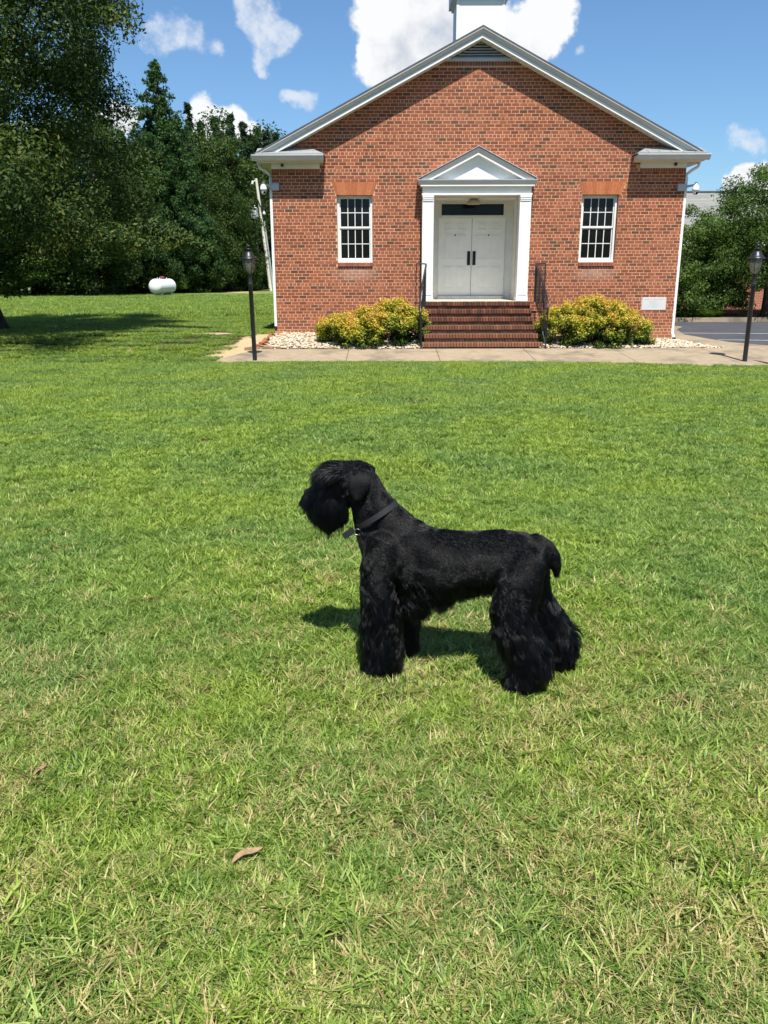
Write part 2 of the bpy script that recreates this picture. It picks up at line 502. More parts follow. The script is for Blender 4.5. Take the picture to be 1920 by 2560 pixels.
M = {}
M['brick'] = mat_brick()
M['step_brick'] = mat_brick('step_brick', [(0.0, (.070, .034, .024)), (0.25, (.105, .046, .031)), (0.6, (.150, .060, .038)), (.85, (.19, .070, .042)), (1.0, (.27, .095, .055))])
M['arch_brick'] = mat_brick('arch_brick', [(0, (.40, .125, .050)), (.5, (.46, .150, .060)), (1, (.52, .18, .075))])
M['mortar'] = mat_mortar(); M['side_brick'] = mat_side_brick()
M['white'] = plain('white_paint', (.78, .78, .75), .45, .35, var=.07, scale=3)
M['soffit'] = plain('soffit_paint', (.76, .76, .72), .5, .3, var=.1, scale=3)
M['door'] = plain('door_paint', (.88, .88, .84), .4, .4, var=.06, scale=4)
M['gutter'] = plain('gutter_shade_grey', (.58, .60, .61), .35, .45, var=.08, scale=5)  # greyed so the colour carries the shade on gutters and crown mouldings
M['shingle'] = mat_shingle('roof_shingle', (.10, .105, .115))
M['return_shingle'] = mat_shingle('return_shingle', (.30, .31, .30))
M['roof_far'] = mat_shingle('far_roof_shingle', (.24, .24, .22))
M['black_iron'] = plain('black_iron', (.018, .019, .021), .38, .5, var=.3, scale=9)
M['bronze'] = plain('dark_bronze', (.022, .019, .015), .35, .5, metal=.4, var=.3, scale=9)
M['glass'] = mat_glass('window_glass', (.005, .0055, .005)); M['screen'] = mat_glass('transom_glass', (.0045, .005, .006), .12)
M['concrete'] = mat_concrete(); M['asphalt'] = mat_asphalt()
M['line'] = plain('line_paint', (.66, .65, .60), .7, .2, var=.25, scale=7)
M['stone'] = plain('white_pebble', (.80, .70, .53), .8, .2, var=.35, scale=9)
M['vent'] = plain('vent_paint', (.44, .50, .55), .5, .3, var=.06)
M['plaque'] = plain('marble_plaque', (.56, .58, .57), .5, .3, var=.05, scale=5)
M['plaque_ink'] = plain('plaque_letters', (.40, .42, .42), .6, .2, var=.1)
M['soil'] = mat_soil(); M['grass'] = mat_grass()
M['galv'] = plain('galvanised', (.52, .54, .55), .45, .5, metal=.5, var=.2, scale=6)
M['cam_white'] = plain('camera_white', (.80, .80, .80), .3, .5, var=.03)
M['box_grey'] = plain('box_grey', (.40, .44, .46), .5, .3, var=.06)
M['pole_wood'] = mat_bark('pole_wood', (.50, .47, .40), (.74, .70, .60), 5)
M['bark'] = mat_bark('bark', (.030, .024, .018), (.095, .08, .062))
M['tank'] = plain('tank_paint', (.78, .79, .78), .22, .5, var=.06, scale=1.2)
M['rust'] = plain('tank_dome', (.15, .045, .035), .6, .3, var=.3, scale=8)

# ------------------------------------------------------------------ terrain
def build_ground():
    xs = np.concatenate([np.linspace(-500, -60, 12), np.linspace(-50, -14, 19), np.linspace(-13, 16, 117), np.linspace(18, 60, 18), np.linspace(80, 500, 10)])
    ys = np.concatenate([np.linspace(-60, -2, 12), np.linspace(-1, 30, 125), np.linspace(31, 120, 60), np.linspace(140, 1500, 20)])
    X, Y = np.meshgrid(xs, ys); Z = g(X, Y)
    P = np.stack([X, Y, Z], -1).reshape(-1, 3)
    n = snoise(P * [1, 1, 0], 1.1, 1); Z = P[:, 2] + n * .006 * (P[:, 1] < 30)
    hole = (X.ravel() > 8.0) & (Y.ravel() > 20.3) & (Y.ravel() < 33.2)
    Z = Z - .16 * hole
    P[:, 2] = Z
    nx = len(xs); i = np.arange(len(ys) - 1)[:, None] * nx + np.arange(nx - 1)[None]
    F = np.stack([i, i + 1, i + 1 + nx, i + nx], -1).reshape(-1, 4)
    o = link('lawn_ground', rawmesh('lawn_ground', P, F, M['soil'], smooth=True)); tag(o, kind='structure')
build_ground()

def sheet(name, poly, dz, mat, thick=.0):
    """flat sheet following the ground, dz above it; poly convex list of (x,y)"""
    bm = bmesh.new()
    vs = [bm.verts.new((x, y, -.372 + dz)) for x, y in poly]
    bm.faces.new(vs)
    me = bpy.data.meshes.new(name); bm.to_mesh(me); bm.free()
    o = link(name, me, None, mat)
    return o

SW_F = lambda x: 18.87 - max(0, x - 2) * .16 - max(0, x - 4.5) * .18     # front edge of the walk
SW_B = 20.62
def build_paving():
    walk = bpy.data.objects.new('sidewalk', None); COL.objects.link(walk); tag(walk, kind='structure')
    xs = [-3.15, -.85, 1.28, 3.42, 5.6, 7.75, 9.3]
    zf = lambda x: -.395 - .03 * max(0, x - 4) / 4
    for i in range(len(xs) - 1):
        a, b = xs[i] + .006, xs[i + 1] - .006
        m = MB()
        a0 = a - (.75 if i == 0 else .0)
        top = [(a0, SW_F(a), zf(a)), (b, SW_F(b), zf(b)), (b, SW_B, -.275), (a, SW_B, -.275)]
        m.add(top + [(x, y, z - .16) for x, y, z in top], [(0, 1, 2, 3), (0, 4, 5, 1), (1, 5, 6, 2), (2, 6, 7, 3), (3, 7, 4, 0)])
        m.build('slab', M['concrete'], walk)
    # pale ragged strip of old kerb concrete at the right front edge
    m = MB()
    pts = []
    for i, x in enumerate(np.linspace(5.4, 8.6, 22)):
        y = SW_F(x) - .02; w = (.20 + .06 * math.sin(i * 1.7) + .05 * math.sin(i * .9)) * min(1, i / 4 + .2)
        pts.append(((x, y - w, -.455), (x, y, -.425)))
    for a, b in zip(pts[:-1], pts[1:]): m.quad(a[0], b[0], b[1], a[1]); m.quad(a[0], (a[0][0], a[0][1], -.55), (b[0][0], b[0][1], -.55), b[0])
    o = m.build('old_kerb_strip', M['concrete']); tag(o, kind='structure')
    # pavement to the right of the building and the parking lot behind it
    o = sheet('side_pavement', [(7.95, SW_B + .0), (8.35, 17.6), (9.31, 17.0), (16, 16.0), (30, 14), (30, 17.0), (11.4, 20.0), (9.6, 23.4), (9.36, 26.3), (9.9, 28.6), (10.6, 30.0), (9.0, 33.2), (7.95, 33.2)], .012, M['concrete'])
    tag(o, kind='structure')
    o = sheet('parking_lot', [(11.38, 20.02), (30, 17.02), (60, 13), (60, 33), (9.0, 33.1), (10.58, 30.0), (9.88, 28.6), (9.35, 26.3), (9.58, 23.4)], .004, M['asphalt'])
    tag(o, kind='structure')
    for k, (x0, y0, x1, y1) in enumerate([(9.46, 27.0, 14.4, 26.25), (9.62, 24.25, 14.9, 23.3), (10.9, 21.3, 15.6, 20.5)]):
        m = MB(); w = .055
        m.quad((x0, y0 - w, -.363), (x1, y1 - w, -.363), (x1, y1 + w, -.363), (x0, y0 + w, -.363))
        o = m.build('road_marking', M['line'])
        tag(o, kind='structure')
    m = MB(); m.box(9.0, 60, 32.95, 33.1, -.4, -.21); o = m.build('parking_kerb', M['concrete']); tag(o, kind='structure')
    m = MB(); m.box(9.0, 60, 33.1, 40, -.5, -.235)
    m2, t = new_mat('mulch'); n = t.noise(pos_attr(t), 14, 5, .7)
    bsdf(t, t.mix(n, (.018, .013, .009), (.075, .05, .032)), .95, .1, bump=n, bstr=.8, bdist=.03)
    o = m.build('planting_bed_ground', m2); tag(o, kind='structure')
build_paving()

# ------------------------------------------------------------------ brick facade
FY = 22.8                                  # plane of the brick faces
WX0, WX1 = -2.86, 7.76; XC = 2.42
CO = .0803; HZ = 2.829                     # course height; centre of one header course
church = empty('brick_church', (0, 0, 0), 'red brick church with white pedimented doorway, steeple base and brick gable front', 'church')
front = None

def roof_z(x): return 7.235 - .5035 * abs(x - XC)      # top of the rake, in the plane of the wall

def build_facade():
    global front
    # mortar backing, with the openings left out, is built of rectangles and a gable fan
    m = MB()
    Yb = FY + .0005
    op = [(-1.20, -.275, 1.655, 3.437), (5.135, 6.085, 1.655, 3.437), (1.285, 3.485, -1, 3.38)]
    zs = [-.5, 1.655, 3.38, 3.437, 4.28]
    cols = [WX0, -1.20, -.275, 1.285, 3.485, 5.135, 6.085, WX1]
    for i in range(len(cols) - 1):
        a, b = cols[i], cols[i + 1]
        segs = [(-.5, 4.28)]
        for o in op:
            if abs(o[0] - a) < .01 and abs(o[1] - b) < .01:
                segs = [(-.5, o[2]), (o[3], 4.28)] if o[2] > -.5 else [(o[3], 4.28)]
        for z0, z1 in segs:
            m.box(a, b, Yb, Yb + .11, z0, z1)
    m.extrude([(WX0, 4.28), (WX1, 4.28), (XC + .97, 6.531), (XC - .97, 6.531)], 'y', Yb, Yb + .11)
    front = m.build('front_wall', M['mortar'], church)
    r = random.Random(3)
    blocks = []            # (x0,x1,z0,z1,tone)
    J = .0072
    def clip_ok(x0, x1, z0, z1):
        for o in op[:2]:
            if x1 > o[0] and x0 < o[1] and z1 > o[2] and z0 < o[3]: return False
        if x1 > 1.26 and x0 < 3.51 and z0 < 3.45: return False
        for lx0, lx1 in ((-1.206, -.268), (5.145, 6.13)):        # splayed arches
            if z1 > 3.437 and z0 < 3.757:
                k = (min(z1, 3.757) - 3.437) / .32
                if x1 > lx0 - .118 * k - .0 and x0 < lx1 + .118 * k: return False
        if x1 > 6.895 and x0 < 7.545 and z1 > .53 and z0 < .875: return False
        if z1 > roof_z((x0 + x1) / 2) - .12: return False
        if z1 > 6.435 : return False
        return True
    holes = []
    def cut(x0, x1, z0, z1):
        """split a brick where an opening cuts it, return pieces"""
        bounds = []
        for o in op[:2]:
            if z1 - .01 > o[2] and z0 + .01 < o[3]: bounds.append((o[0] - .004, o[1] + .004))
        for lx0, lx1 in ((-1.206, -.268), (5.145, 6.13)):
            if z1 > 3.445 and z0 < 3.75:
                k = ((z0 + z1) / 2 - 3.437) / .32
                k = min(max(k, 0), 1); bounds.append((lx0 - .118 * k - .012, lx1 + .118 * k + .012))
        if z1 > .54 and z0 < .868: bounds.append((6.885, 7.555))
        if z0 < 3.40: bounds.append((1.29, 3.48))
        pcs = [(x0, x1)]
        for a, b in bounds:
            nx = []
            for p, q in pcs:
                if q <= a or p >= b: nx.append((p, q))
                else:
                    if p < a: nx.append((p, a))
                    if q > b: nx.append((b, q))
            pcs = nx
        return [(p, q) for p, q in pcs if q - p > .025]
    k0 = int(math.floor((-.45 - HZ) / CO))
    for k in range(k0, 60):
        zc = HZ + k * CO
        z0, z1 = zc - CO / 2 + J, zc + CO / 2 - J
        if z0 < -.45: continue
        header = (k % 5 == 0)
        # rowlock band below the frieze of each return and below the vent
        pitch = .1015 if header else .2030
        x = WX0 - (0 if (k % 2 == 0) else .1015)
        if header: x = WX0 - .05
        while x < WX1:
            a, b = max(x, WX0) + (J if x > WX0 else 0), min(x + pitch, WX1) - (J if x + pitch < WX1 else 0)
            x += pitch
            if b - a < .03: continue
            for p, q in cut(a, b, z0, z1):
                mid = (p + q) / 2
                if z1 > 4.065 and (mid < -1.62 or mid > 6.57) and z0 < 4.40: continue     # behind the returns
                if 3.98 < zc < 4.075 and (mid < -1.62 or mid > 6.57): continue              # rowlock goes here
                if zc > 6.42: continue
                rz = roof_z(mid) - .12
                if z1 > rz:
                    continue
                tn = r.random() * .75 + .18
                if r.random() < .065: tn = r.random() * .1
                elif r.random() < .07: tn = .12 + r.random() * .06
                if header: tn = min(1, tn * .75 + .3)
                jx = r.uniform(-.0015, .0015)
                blocks.append((p + jx, q + jx, z0, z1, tn))
    def rowlock(xa, xb, z0, z1, pitch=.0677):
        n = int(round((xb - xa) / pitch)); p = (xb - xa) / n
        for i in range(n):
            blocks.append((xa + i * p + .005, xa + (i + 1) * p - .005, z0 + .005, z1 - .005, r.random() * .7 + .15))
    rowlock(WX0, -1.62, 3.984, 4.066); rowlock(6.57, WX1, 3.984, 4.066)
    rowlock(1.40, 3.44, 6.432, 6.53)
    # the 300 bricks that show largest become single objects, the rest one part
    def dist(b):
        x, z = (b[0] + b[1]) / 2, (b[2] + b[3]) / 2
        hid = (.85 < x < 3.95) or (z < 1.0 and (-1.7 < x < 1.1 or 3.8 < x < 6.8)) or z < .1
        return (b[1] - b[0] < .18, hid, (x) ** 2 + (z - 1.55) ** 2)
    order = sorted(range(len(blocks)), key=lambda i: dist(blocks[i]))
    single = set(order[:300])
    proto = []
    for i in range(24):
        tn = (i + .5) / 24
        mm = MB(); mm.cur = tn; q = r.uniform(-.0012, .0012)
        mm.bbox(-.095, .095, -.010 + q, .04, -CO / 2 + J, CO / 2 - J, .0025)
        ob = mm.build('brick', M['brick'], front); proto.append(ob.data); bpy.data.objects.remove(ob)
    rest = MB()
    for i, (x0, x1, z0, z1, tn) in enumerate(blocks):
        if i in single:
            o = link('brick', proto[min(23, int(tn * 24))], front)
            o.location = ((x0 + x1) / 2, FY + .006, (z0 + z1) / 2); o.scale = ((x1 - x0) / .19, 1, 1)
        else:
            rest.cur = tn; q = r.uniform(-.0015, .0015)
            rest.bbox(x0, x1, FY - .004 + q, FY + .04, z0, z1, .0025)
    o = rest.build('brickwork', M['brick'], front, recalc=False); tag(o, kind='stuff')
    # splayed flat arches of orange gauged brick, piece by piece
    for lx0, lx1 in ((-1.206, -.268), (5.145, 6.13)):
        n = 14; w = lx1 - lx0
        for i in range(n):
            a0, a1 = lx0 + w * i / n, lx0 + w * (i + 1) / n
            t0, t1 = lx0 - .118 + (w + .236) * i / n, lx0 - .118 + (w + .236) * (i + 1) / n
            mm = MB(); mm.cur = r.random()
            e = .0012
            mm.extrude([(a0 + e, 3.438), (a1 - e, 3.438), (t1 - e, 3.755), (t0 + e, 3.755)], 'y', FY - .010, FY + .05)
            mm.build('arch_brick', M['arch_brick'], front)
    # body of the building
    m = MB(); m.box(WX0 + .02, WX0 + .3, FY + .118, 38.5, -.5, 4.28); m.box(WX1 - .3, WX1 - .02, FY + .118, 38.5, -.5, 4.28)
    m.box(WX0 + .31, WX1 - .31, 38.2, 38.5, -.5, 4.28)
    m.build('side_wall', M['side_brick'], church)
    m = MB(); m.extrude([(WX0 + .3, 4.1), (WX1 - .3, 4.1), (XC, 6.8)], 'y', 38.2, 38.49); m.build('rear_gable', M['side_brick'], church)
    m = MB(); m.box(WX0 + .31, WX1 - .31, 24.2, 38.1, -.4, .75); m.build('floor', M['concrete'], church)
build_facade()

# ------------------------------------------------------------------ gable roof, rakes, returns
def along_rake(sgn, prof, xa, xb, mb, ztop=None, xc=XC, z0=7.235, sl=.5035):
    """sweep a (y, h) profile along one slope between |x-xc| = xa and xb"""
    n = len(prof); vs = []
    for d in (xa, xb):
        for y, h in prof: vs.append((xc + sgn * d, y, z0 - sl * d + h))
    fs = [tuple(range(n)), tuple(range(2 * n - 1, n - 1, -1))] + [(i, (i + 1) % n, (i + 1) % n + n, i + n) for i in range(n)]
    mb.add(vs, fs)

def build_roof():
    roof = MB()
    for s in (-1, 1): along_rake(s, [(22.37, .0), (39.0, .0), (39.0, -.055), (22.37, -.055)], 0, 5.66, roof)
    rf = roof.build('roof', M['shingle'], church)
    for s in (-1, 1):
        m = MB(); along_rake(s, [(22.385, -.06), (22.47, -.175), (22.50, -.175), (22.50, -.06)], 0, 5.50, m); m.build('crown_moulding', M['gutter'], rf)
        m = MB(); along_rake(s, [(22.452, -.178), (22.452, -.258), (22.53, -.258), (22.53, -.178)], 0, 5.20, m); m.build('rake_fascia', M['white'], rf)
        m = MB(); along_rake(s, [(22.50, -.235), (22.50, -.255), (FY + .10, -.255), (FY + .10, -.235)], 0, 5.15, m); m.build('rake_soffit', M['soffit'], rf)
        # small dark vent holes along the soffit
        m = MB()
        d = .25
        while d < 4.9:
            z = 7.235 - .5035 * d - .2575; x = XC + s * d
            m.add([(x - .014, 22.60, z + s * .014 * .5035 * 1), (x + .014, 22.60, z - s * .014 * .5035), (x + .014, 22.63, z - s * .014 * .5035), (x - .014, 22.63, z + s * .014 * .5035)], [(0, 1, 2, 3)]); d += .165
        m.build('soffit_vent_hole', M['bronze'], rf)
        # thin bright drip edge glimpsed in places
        m = MB(); along_rake(s, [(22.366, -.056), (22.366, -.070), (22.38, -.070), (22.38, -.056)], 0, 5.5, m); m.build('drip_edge', M['gutter'], rf)
        # ridge-to-eave side gutters and side soffits
        ex = WX0 - .40 if s < 0 else WX1 + .40
        m = MB(); wx = WX0 if s < 0 else WX1
        a, b = sorted((ex, wx)); m.box(a, b, FY + .12, 38.5, 4.205, 4.225); m.build('eave_soffit', M['soffit'], rf)
        m = MB(); gx = ex - .03 if s < 0 else ex + .03
        prof = [(gx - s * .0, 4.345), (gx + s * .0, 4.33), (gx - s * .03, 4.25), (gx - s * .10, 4.215), (gx - s * .12, 4.345)]
        m.extrude(prof, 'y', 22.42, 38.9); m.build('side_gutter', M['gutter'], rf)
    # louvred gable vent: frame board and slats
    v = MB(); v.box(1.44, 3.40, FY - .03, FY + .02, 6.532, 6.60)
    vent = v.build('gable_vent', M['vent'], church)
    m = MB(); m.extrude([(1.42, 6.532), (3.42, 6.532), (XC, 7.03)], 'y', FY + .03, FY + .12); m.build('vent_back', M['bronze'], vent)
    for k in range(6):
        z = 6.607 + k * .062; hw = max(.04, (6.985 - .20 * 0 - z - .03) / .5035 * 1.0)
        hw = min(hw, .98 - k * .0)
        m = MB()
        m.add([(XC - hw, FY - .025, z), (XC + hw, FY - .025, z), (XC + hw - .05, FY + .02, z + .041), (XC - hw + .05, FY + .02, z + .041),
               (XC - hw, FY - .018, z - .004), (XC + hw, FY - .018, z - .004)],
              [(0, 1, 2, 3), (0, 4, 5, 1)])
        m.build('slat', M['vent'], vent)
    # cornice returns
    for s in (-1, 1):
        if s < 0: xo, xi, fx0, fx1, lab = -3.285, -1.49, WX0 + .005, -1.62, 'left'
        else: xo, xi, fx0, fx1, lab = 8.17, 6.355, 6.57, WX1 - .005, 'right'
        a, b = sorted((xo, xi))
        ret = bpy.data.objects.new('cornice_return', None); COL.objects.link(ret); ret.parent = church
        # gutter: ogee face with a bright rolled lip
        m = MB(); gy = 22.25
        prof = [(gy, 4.345), (gy, 4.325), (gy + .012, 4.322), (gy + .03, 4.285), (gy + .075, 4.235), (gy + .085, 4.215), (gy + .17, 4.215), (gy + .17, 4.345), (gy + .155, 4.345), (gy + .155, 4.23), (gy + .09, 4.24), (gy + .02, 4.345)]
        m.extrude(prof, 'x', a, b); m.build('return_gutter', M['gutter'], ret)
        # soffit box
        m = MB()
        sa, sb = (a + .10, b - .035) if s < 0 else (a + .035, b - .10)
        m.box(sa, sb, gy + .172, FY - .008, 4.20, 4.34)
        m.build('return_soffit', M['soffit'], ret)
        # end board where the soffit tucks under the side eaves
        m = MB(); m.box(fx0, fx1, FY - .035, FY - .004, 4.07, 4.199); m.build('frieze_board', M['soffit'], ret)
        m = MB(); m.box(fx0 + .01, fx1 - .01, FY - .05, FY - .036, 4.175, 4.198); m.build('bed_moulding', M['soffit'], ret)
        # sloped shingle top with a hip at its inner end
        m = MB()
        if s < 0: i0, i1, o0 = xi + .02, xi - .36, xo + .10
        else: i0, i1, o0 = xi - .02, xi + .36, xo - .10
        zb, zt = 4.365, 4.56
        A = (o0, gy + .05, zb); B = (i0, gy + .05, zb); Cc = (i1, FY - .01, zt); D = (o0, FY - .01, zt); E = (i0, FY - .01, zb)
        m.add([A, B, Cc, D], [(0, 1, 2, 3)]); m.add([B, E, Cc], [(0, 1, 2)])
        m.add([A, B, (B[0], B[1], zb - .02), (A[0], A[1], zb - .02)], [(0, 3, 2, 1)])
        sh = m.build('return_roof', M['return_shingle'], ret)
        # shingle tabs with visible joints
        rows = 2
        L = abs(i0 - o0)
        for rr_ in range(rows):
            f0, f1 = rr_ / rows, (rr_ + 1) / rows
            n = 6
            for q in range(n):
                x0 = o0 + (i0 - o0) * (q + .5 * (rr_ % 2)) / n; x1 = o0 + (i0 - o0) * (q + 1 + .5 * (rr_ % 2)) / n
                def P(x, f):
                    y = gy + .05 + (FY - .01 - gy - .05) * f; z = zb + (zt - zb) * f
                    lim = i0 + (i1 - i0) * f
                    if s < 0: x = min(x, lim - .004)
                    else: x = max(x, lim + .004)
                    return (x, y, z)
                g_ = .006 if s < 0 else -.006
                p = [P(x0 + g_, f0), P(x1 - g_, f0), P(x1 - g_, f1), P(x0 + g_, f1)]
                if abs(p[0][0] - p[1][0]) < .05: continue
                mm = MB(); up_ = .012
                tp = [(a_, b_, c_ + up_ - .006 * (k_ > 1)) for k_, (a_, b_, c_) in enumerate(p)]
                mm.add(tp + p, [(0, 1, 2, 3), (0, 4, 5, 1), (1, 5, 6, 2), (3, 7, 4, 0)])
                mm.build('shingle', M['return_shingle'], sh)
        # little black security lens under the soffit
        cx = -2.575 if s < 0 else 7.46
        m = MB(); m.lathe([(.0, -.035), (.03, -.03), (.034, .0), (.034, .03)], 12); m2 = MB()
        vs = [(x, z, y) for x, y, z in m.v]
        for (x, y, z) in vs: pass
        m2.add([(cx + x, FY - .075 + y, 4.155 + z) for x, y, z in vs], m.f, True)
        m2.box(cx - .03, cx + .03, FY - .06, FY - .036, 4.12, 4.172)
        o = m2.build('lens_camera', M['bronze'])
        tag(o, 'tiny black lens camera on the %s cornice frieze board' % ('left' if s < 0 else 'right'), 'security camera', 'small black lens cameras')
build_roof()

# steeple base
def build_steeple():
    X0, X1, Y0, Y1 = 1.835, 3.015, 23.12, 24.25
    m = MB(); m.box(X0, X1, Y0, Y1, 6.2, 8.6)
    st = m.build('steeple_base', M['white'], church)
    for x0, x1 in ((X0 - .008, X0 + .055), (X1 - .055, X1 + .008)):
        m = MB(); m.box(x0, x1, Y0 - .010, Y0 + .05, 6.4, 7.983); m.build('corner_board', M['white'], st)
    m = MB()
    o = .115
    m.box(X0 - .05, X1 + .05, Y0 - .05, Y1 + .05, 7.985, 8.045); m.box(X0 - o, X1 + o, Y0 - o, Y1 + o, 8.045, 8.52); m.box(X0 - .2, X1 + .2, Y0 - .2, Y1 + .2, 8.52, 8.60)
    m.build('steeple_cornice', M['white'], st)
    m = MB(); m.box(X0 + .12, X1 - .12, Y0 + .12, Y1 - .12, 8.60, 10.4); m.build('belfry', M['white'], st)
    m = MB(); cx, cy = (X0 + X1) / 2, (Y0 + Y1) / 2
    b = [(cx - .62, cy - .62, 10.4), (cx + .62, cy - .62, 10.4), (cx + .62, cy + .62, 10.4), (cx - .62, cy + .62, 10.4), (cx, cy, 15.5)]
    m.add(b, [(0, 1, 4), (1, 2, 4), (2, 3, 4), (3, 0, 4), (0, 3, 2, 1)]); m.build('spire', M['white'], st)
build_steeple()

# windows
def build_window(x0, x1, z0, z1):
    w = MB(); yf = FY + .10
    # brick reveal
    fr = .062
    w.box(x0 + .004, x0 + fr, yf, yf + .09, z0, z1); w.box(x1 - fr, x1 - .004, yf, yf + .09, z0, z1)
    w.box(x0 + fr, x1 - fr, yf, yf + .09, z1 - .045, z1 - .002); w.box(x0 - .0, x1 + .0, yf - .03, yf + .09, z0, z0 + .05)
    win = w.build('window', M['white'], church)
    m = MB(); m.box(x0 - .0, x0 + .003, FY + .01, yf, z0, z1); m.box(x1 - .003, x1, FY + .01, yf, z0, z1); m.box(x0, x1, FY + .01, yf, z1 - .0015, z1 + .0005)
    m.build('reveal', M['brick'], win)
    xa, xb = x0 + fr, x1 - fr; zm = z0 + (z1 - z0) * .532
    for (za, zb, ys) in ((zm - .022, z1 - .045, yf + .05), (z0 + .05, zm - .004, yf + .075)):
        s = MB(); b = .028; bb = .065 if za < zm - .1 else .045
        s.box(xa, xa + b, ys, ys + .03, za, zb); s.box(xb - b, xb, ys, ys + .03, za, zb)
        s.box(xa + b, xb - b, ys, ys + .03, zb - (.03 if za > zm - .1 else .045), zb); s.box(xa + b, xb - b, ys, ys + .03, za, za + bb)
        s.build('sash', M['white'], win)
        ga, gb, gc, gd = xa + b, xb - b, za + bb, zb - (.03 if za > zm - .1 else .045)
        for k in range(1, 4):
            x = ga + (gb - ga) * k / 4
            s = MB(); s.box(x - .0095, x + .0095, ys + .006, ys + .024, gc, gd); s.build('muntin', M['white'], win)
        zc = (gc + gd) / 2
        for k in range(4):
            p = ga + (gb - ga) * k / 4 + .01; q = ga + (gb - ga) * (k + 1) / 4 - .01
            s = MB(); s.box(p, q, ys + .007, ys + .023, zc - .0095, zc + .0095); s.build('muntin', M['white'], win)
            for (c, d) in ((gc, zc - .0098), (zc + .0098, gd)):
                s = MB(); s.box(p + .0005, q - .0005, ys + .014, ys + .019, c, d); s.build('pane', M['glass'], win)
    m = MB(); m.box(x0 - .05, x1 + .05, yf + .16, yf + .2, z0 - .1, z1 + .1); m.build('blind', M['bronze'], win)
    # rowlock brick sill
    sl = MB(); sl.box(x0 + .002, x1 - .002, FY - .02, FY + .115, z0 - .085, z0 - .012); si = sl.build('sill', M['mortar'], win)
    n = 13
    for i in range(n):
        a = x0 + (x1 - x0) * i / n; b = x0 + (x1 - x0) * (i + 1) / n
        s = MB(); s.cur = random.random() * .8 + .2; q = random.uniform(-.003, .003)
        s.bbox(a + .004, b - .004, FY - .045 + q, FY + .10, z0 - .1, z0 - .004 + q, .005); s.build('brick', M['brick'], si)
build_window(-1.20, -.275, 1.772, 3.435)
build_window(5.135, 6.085, 1.765, 3.433)

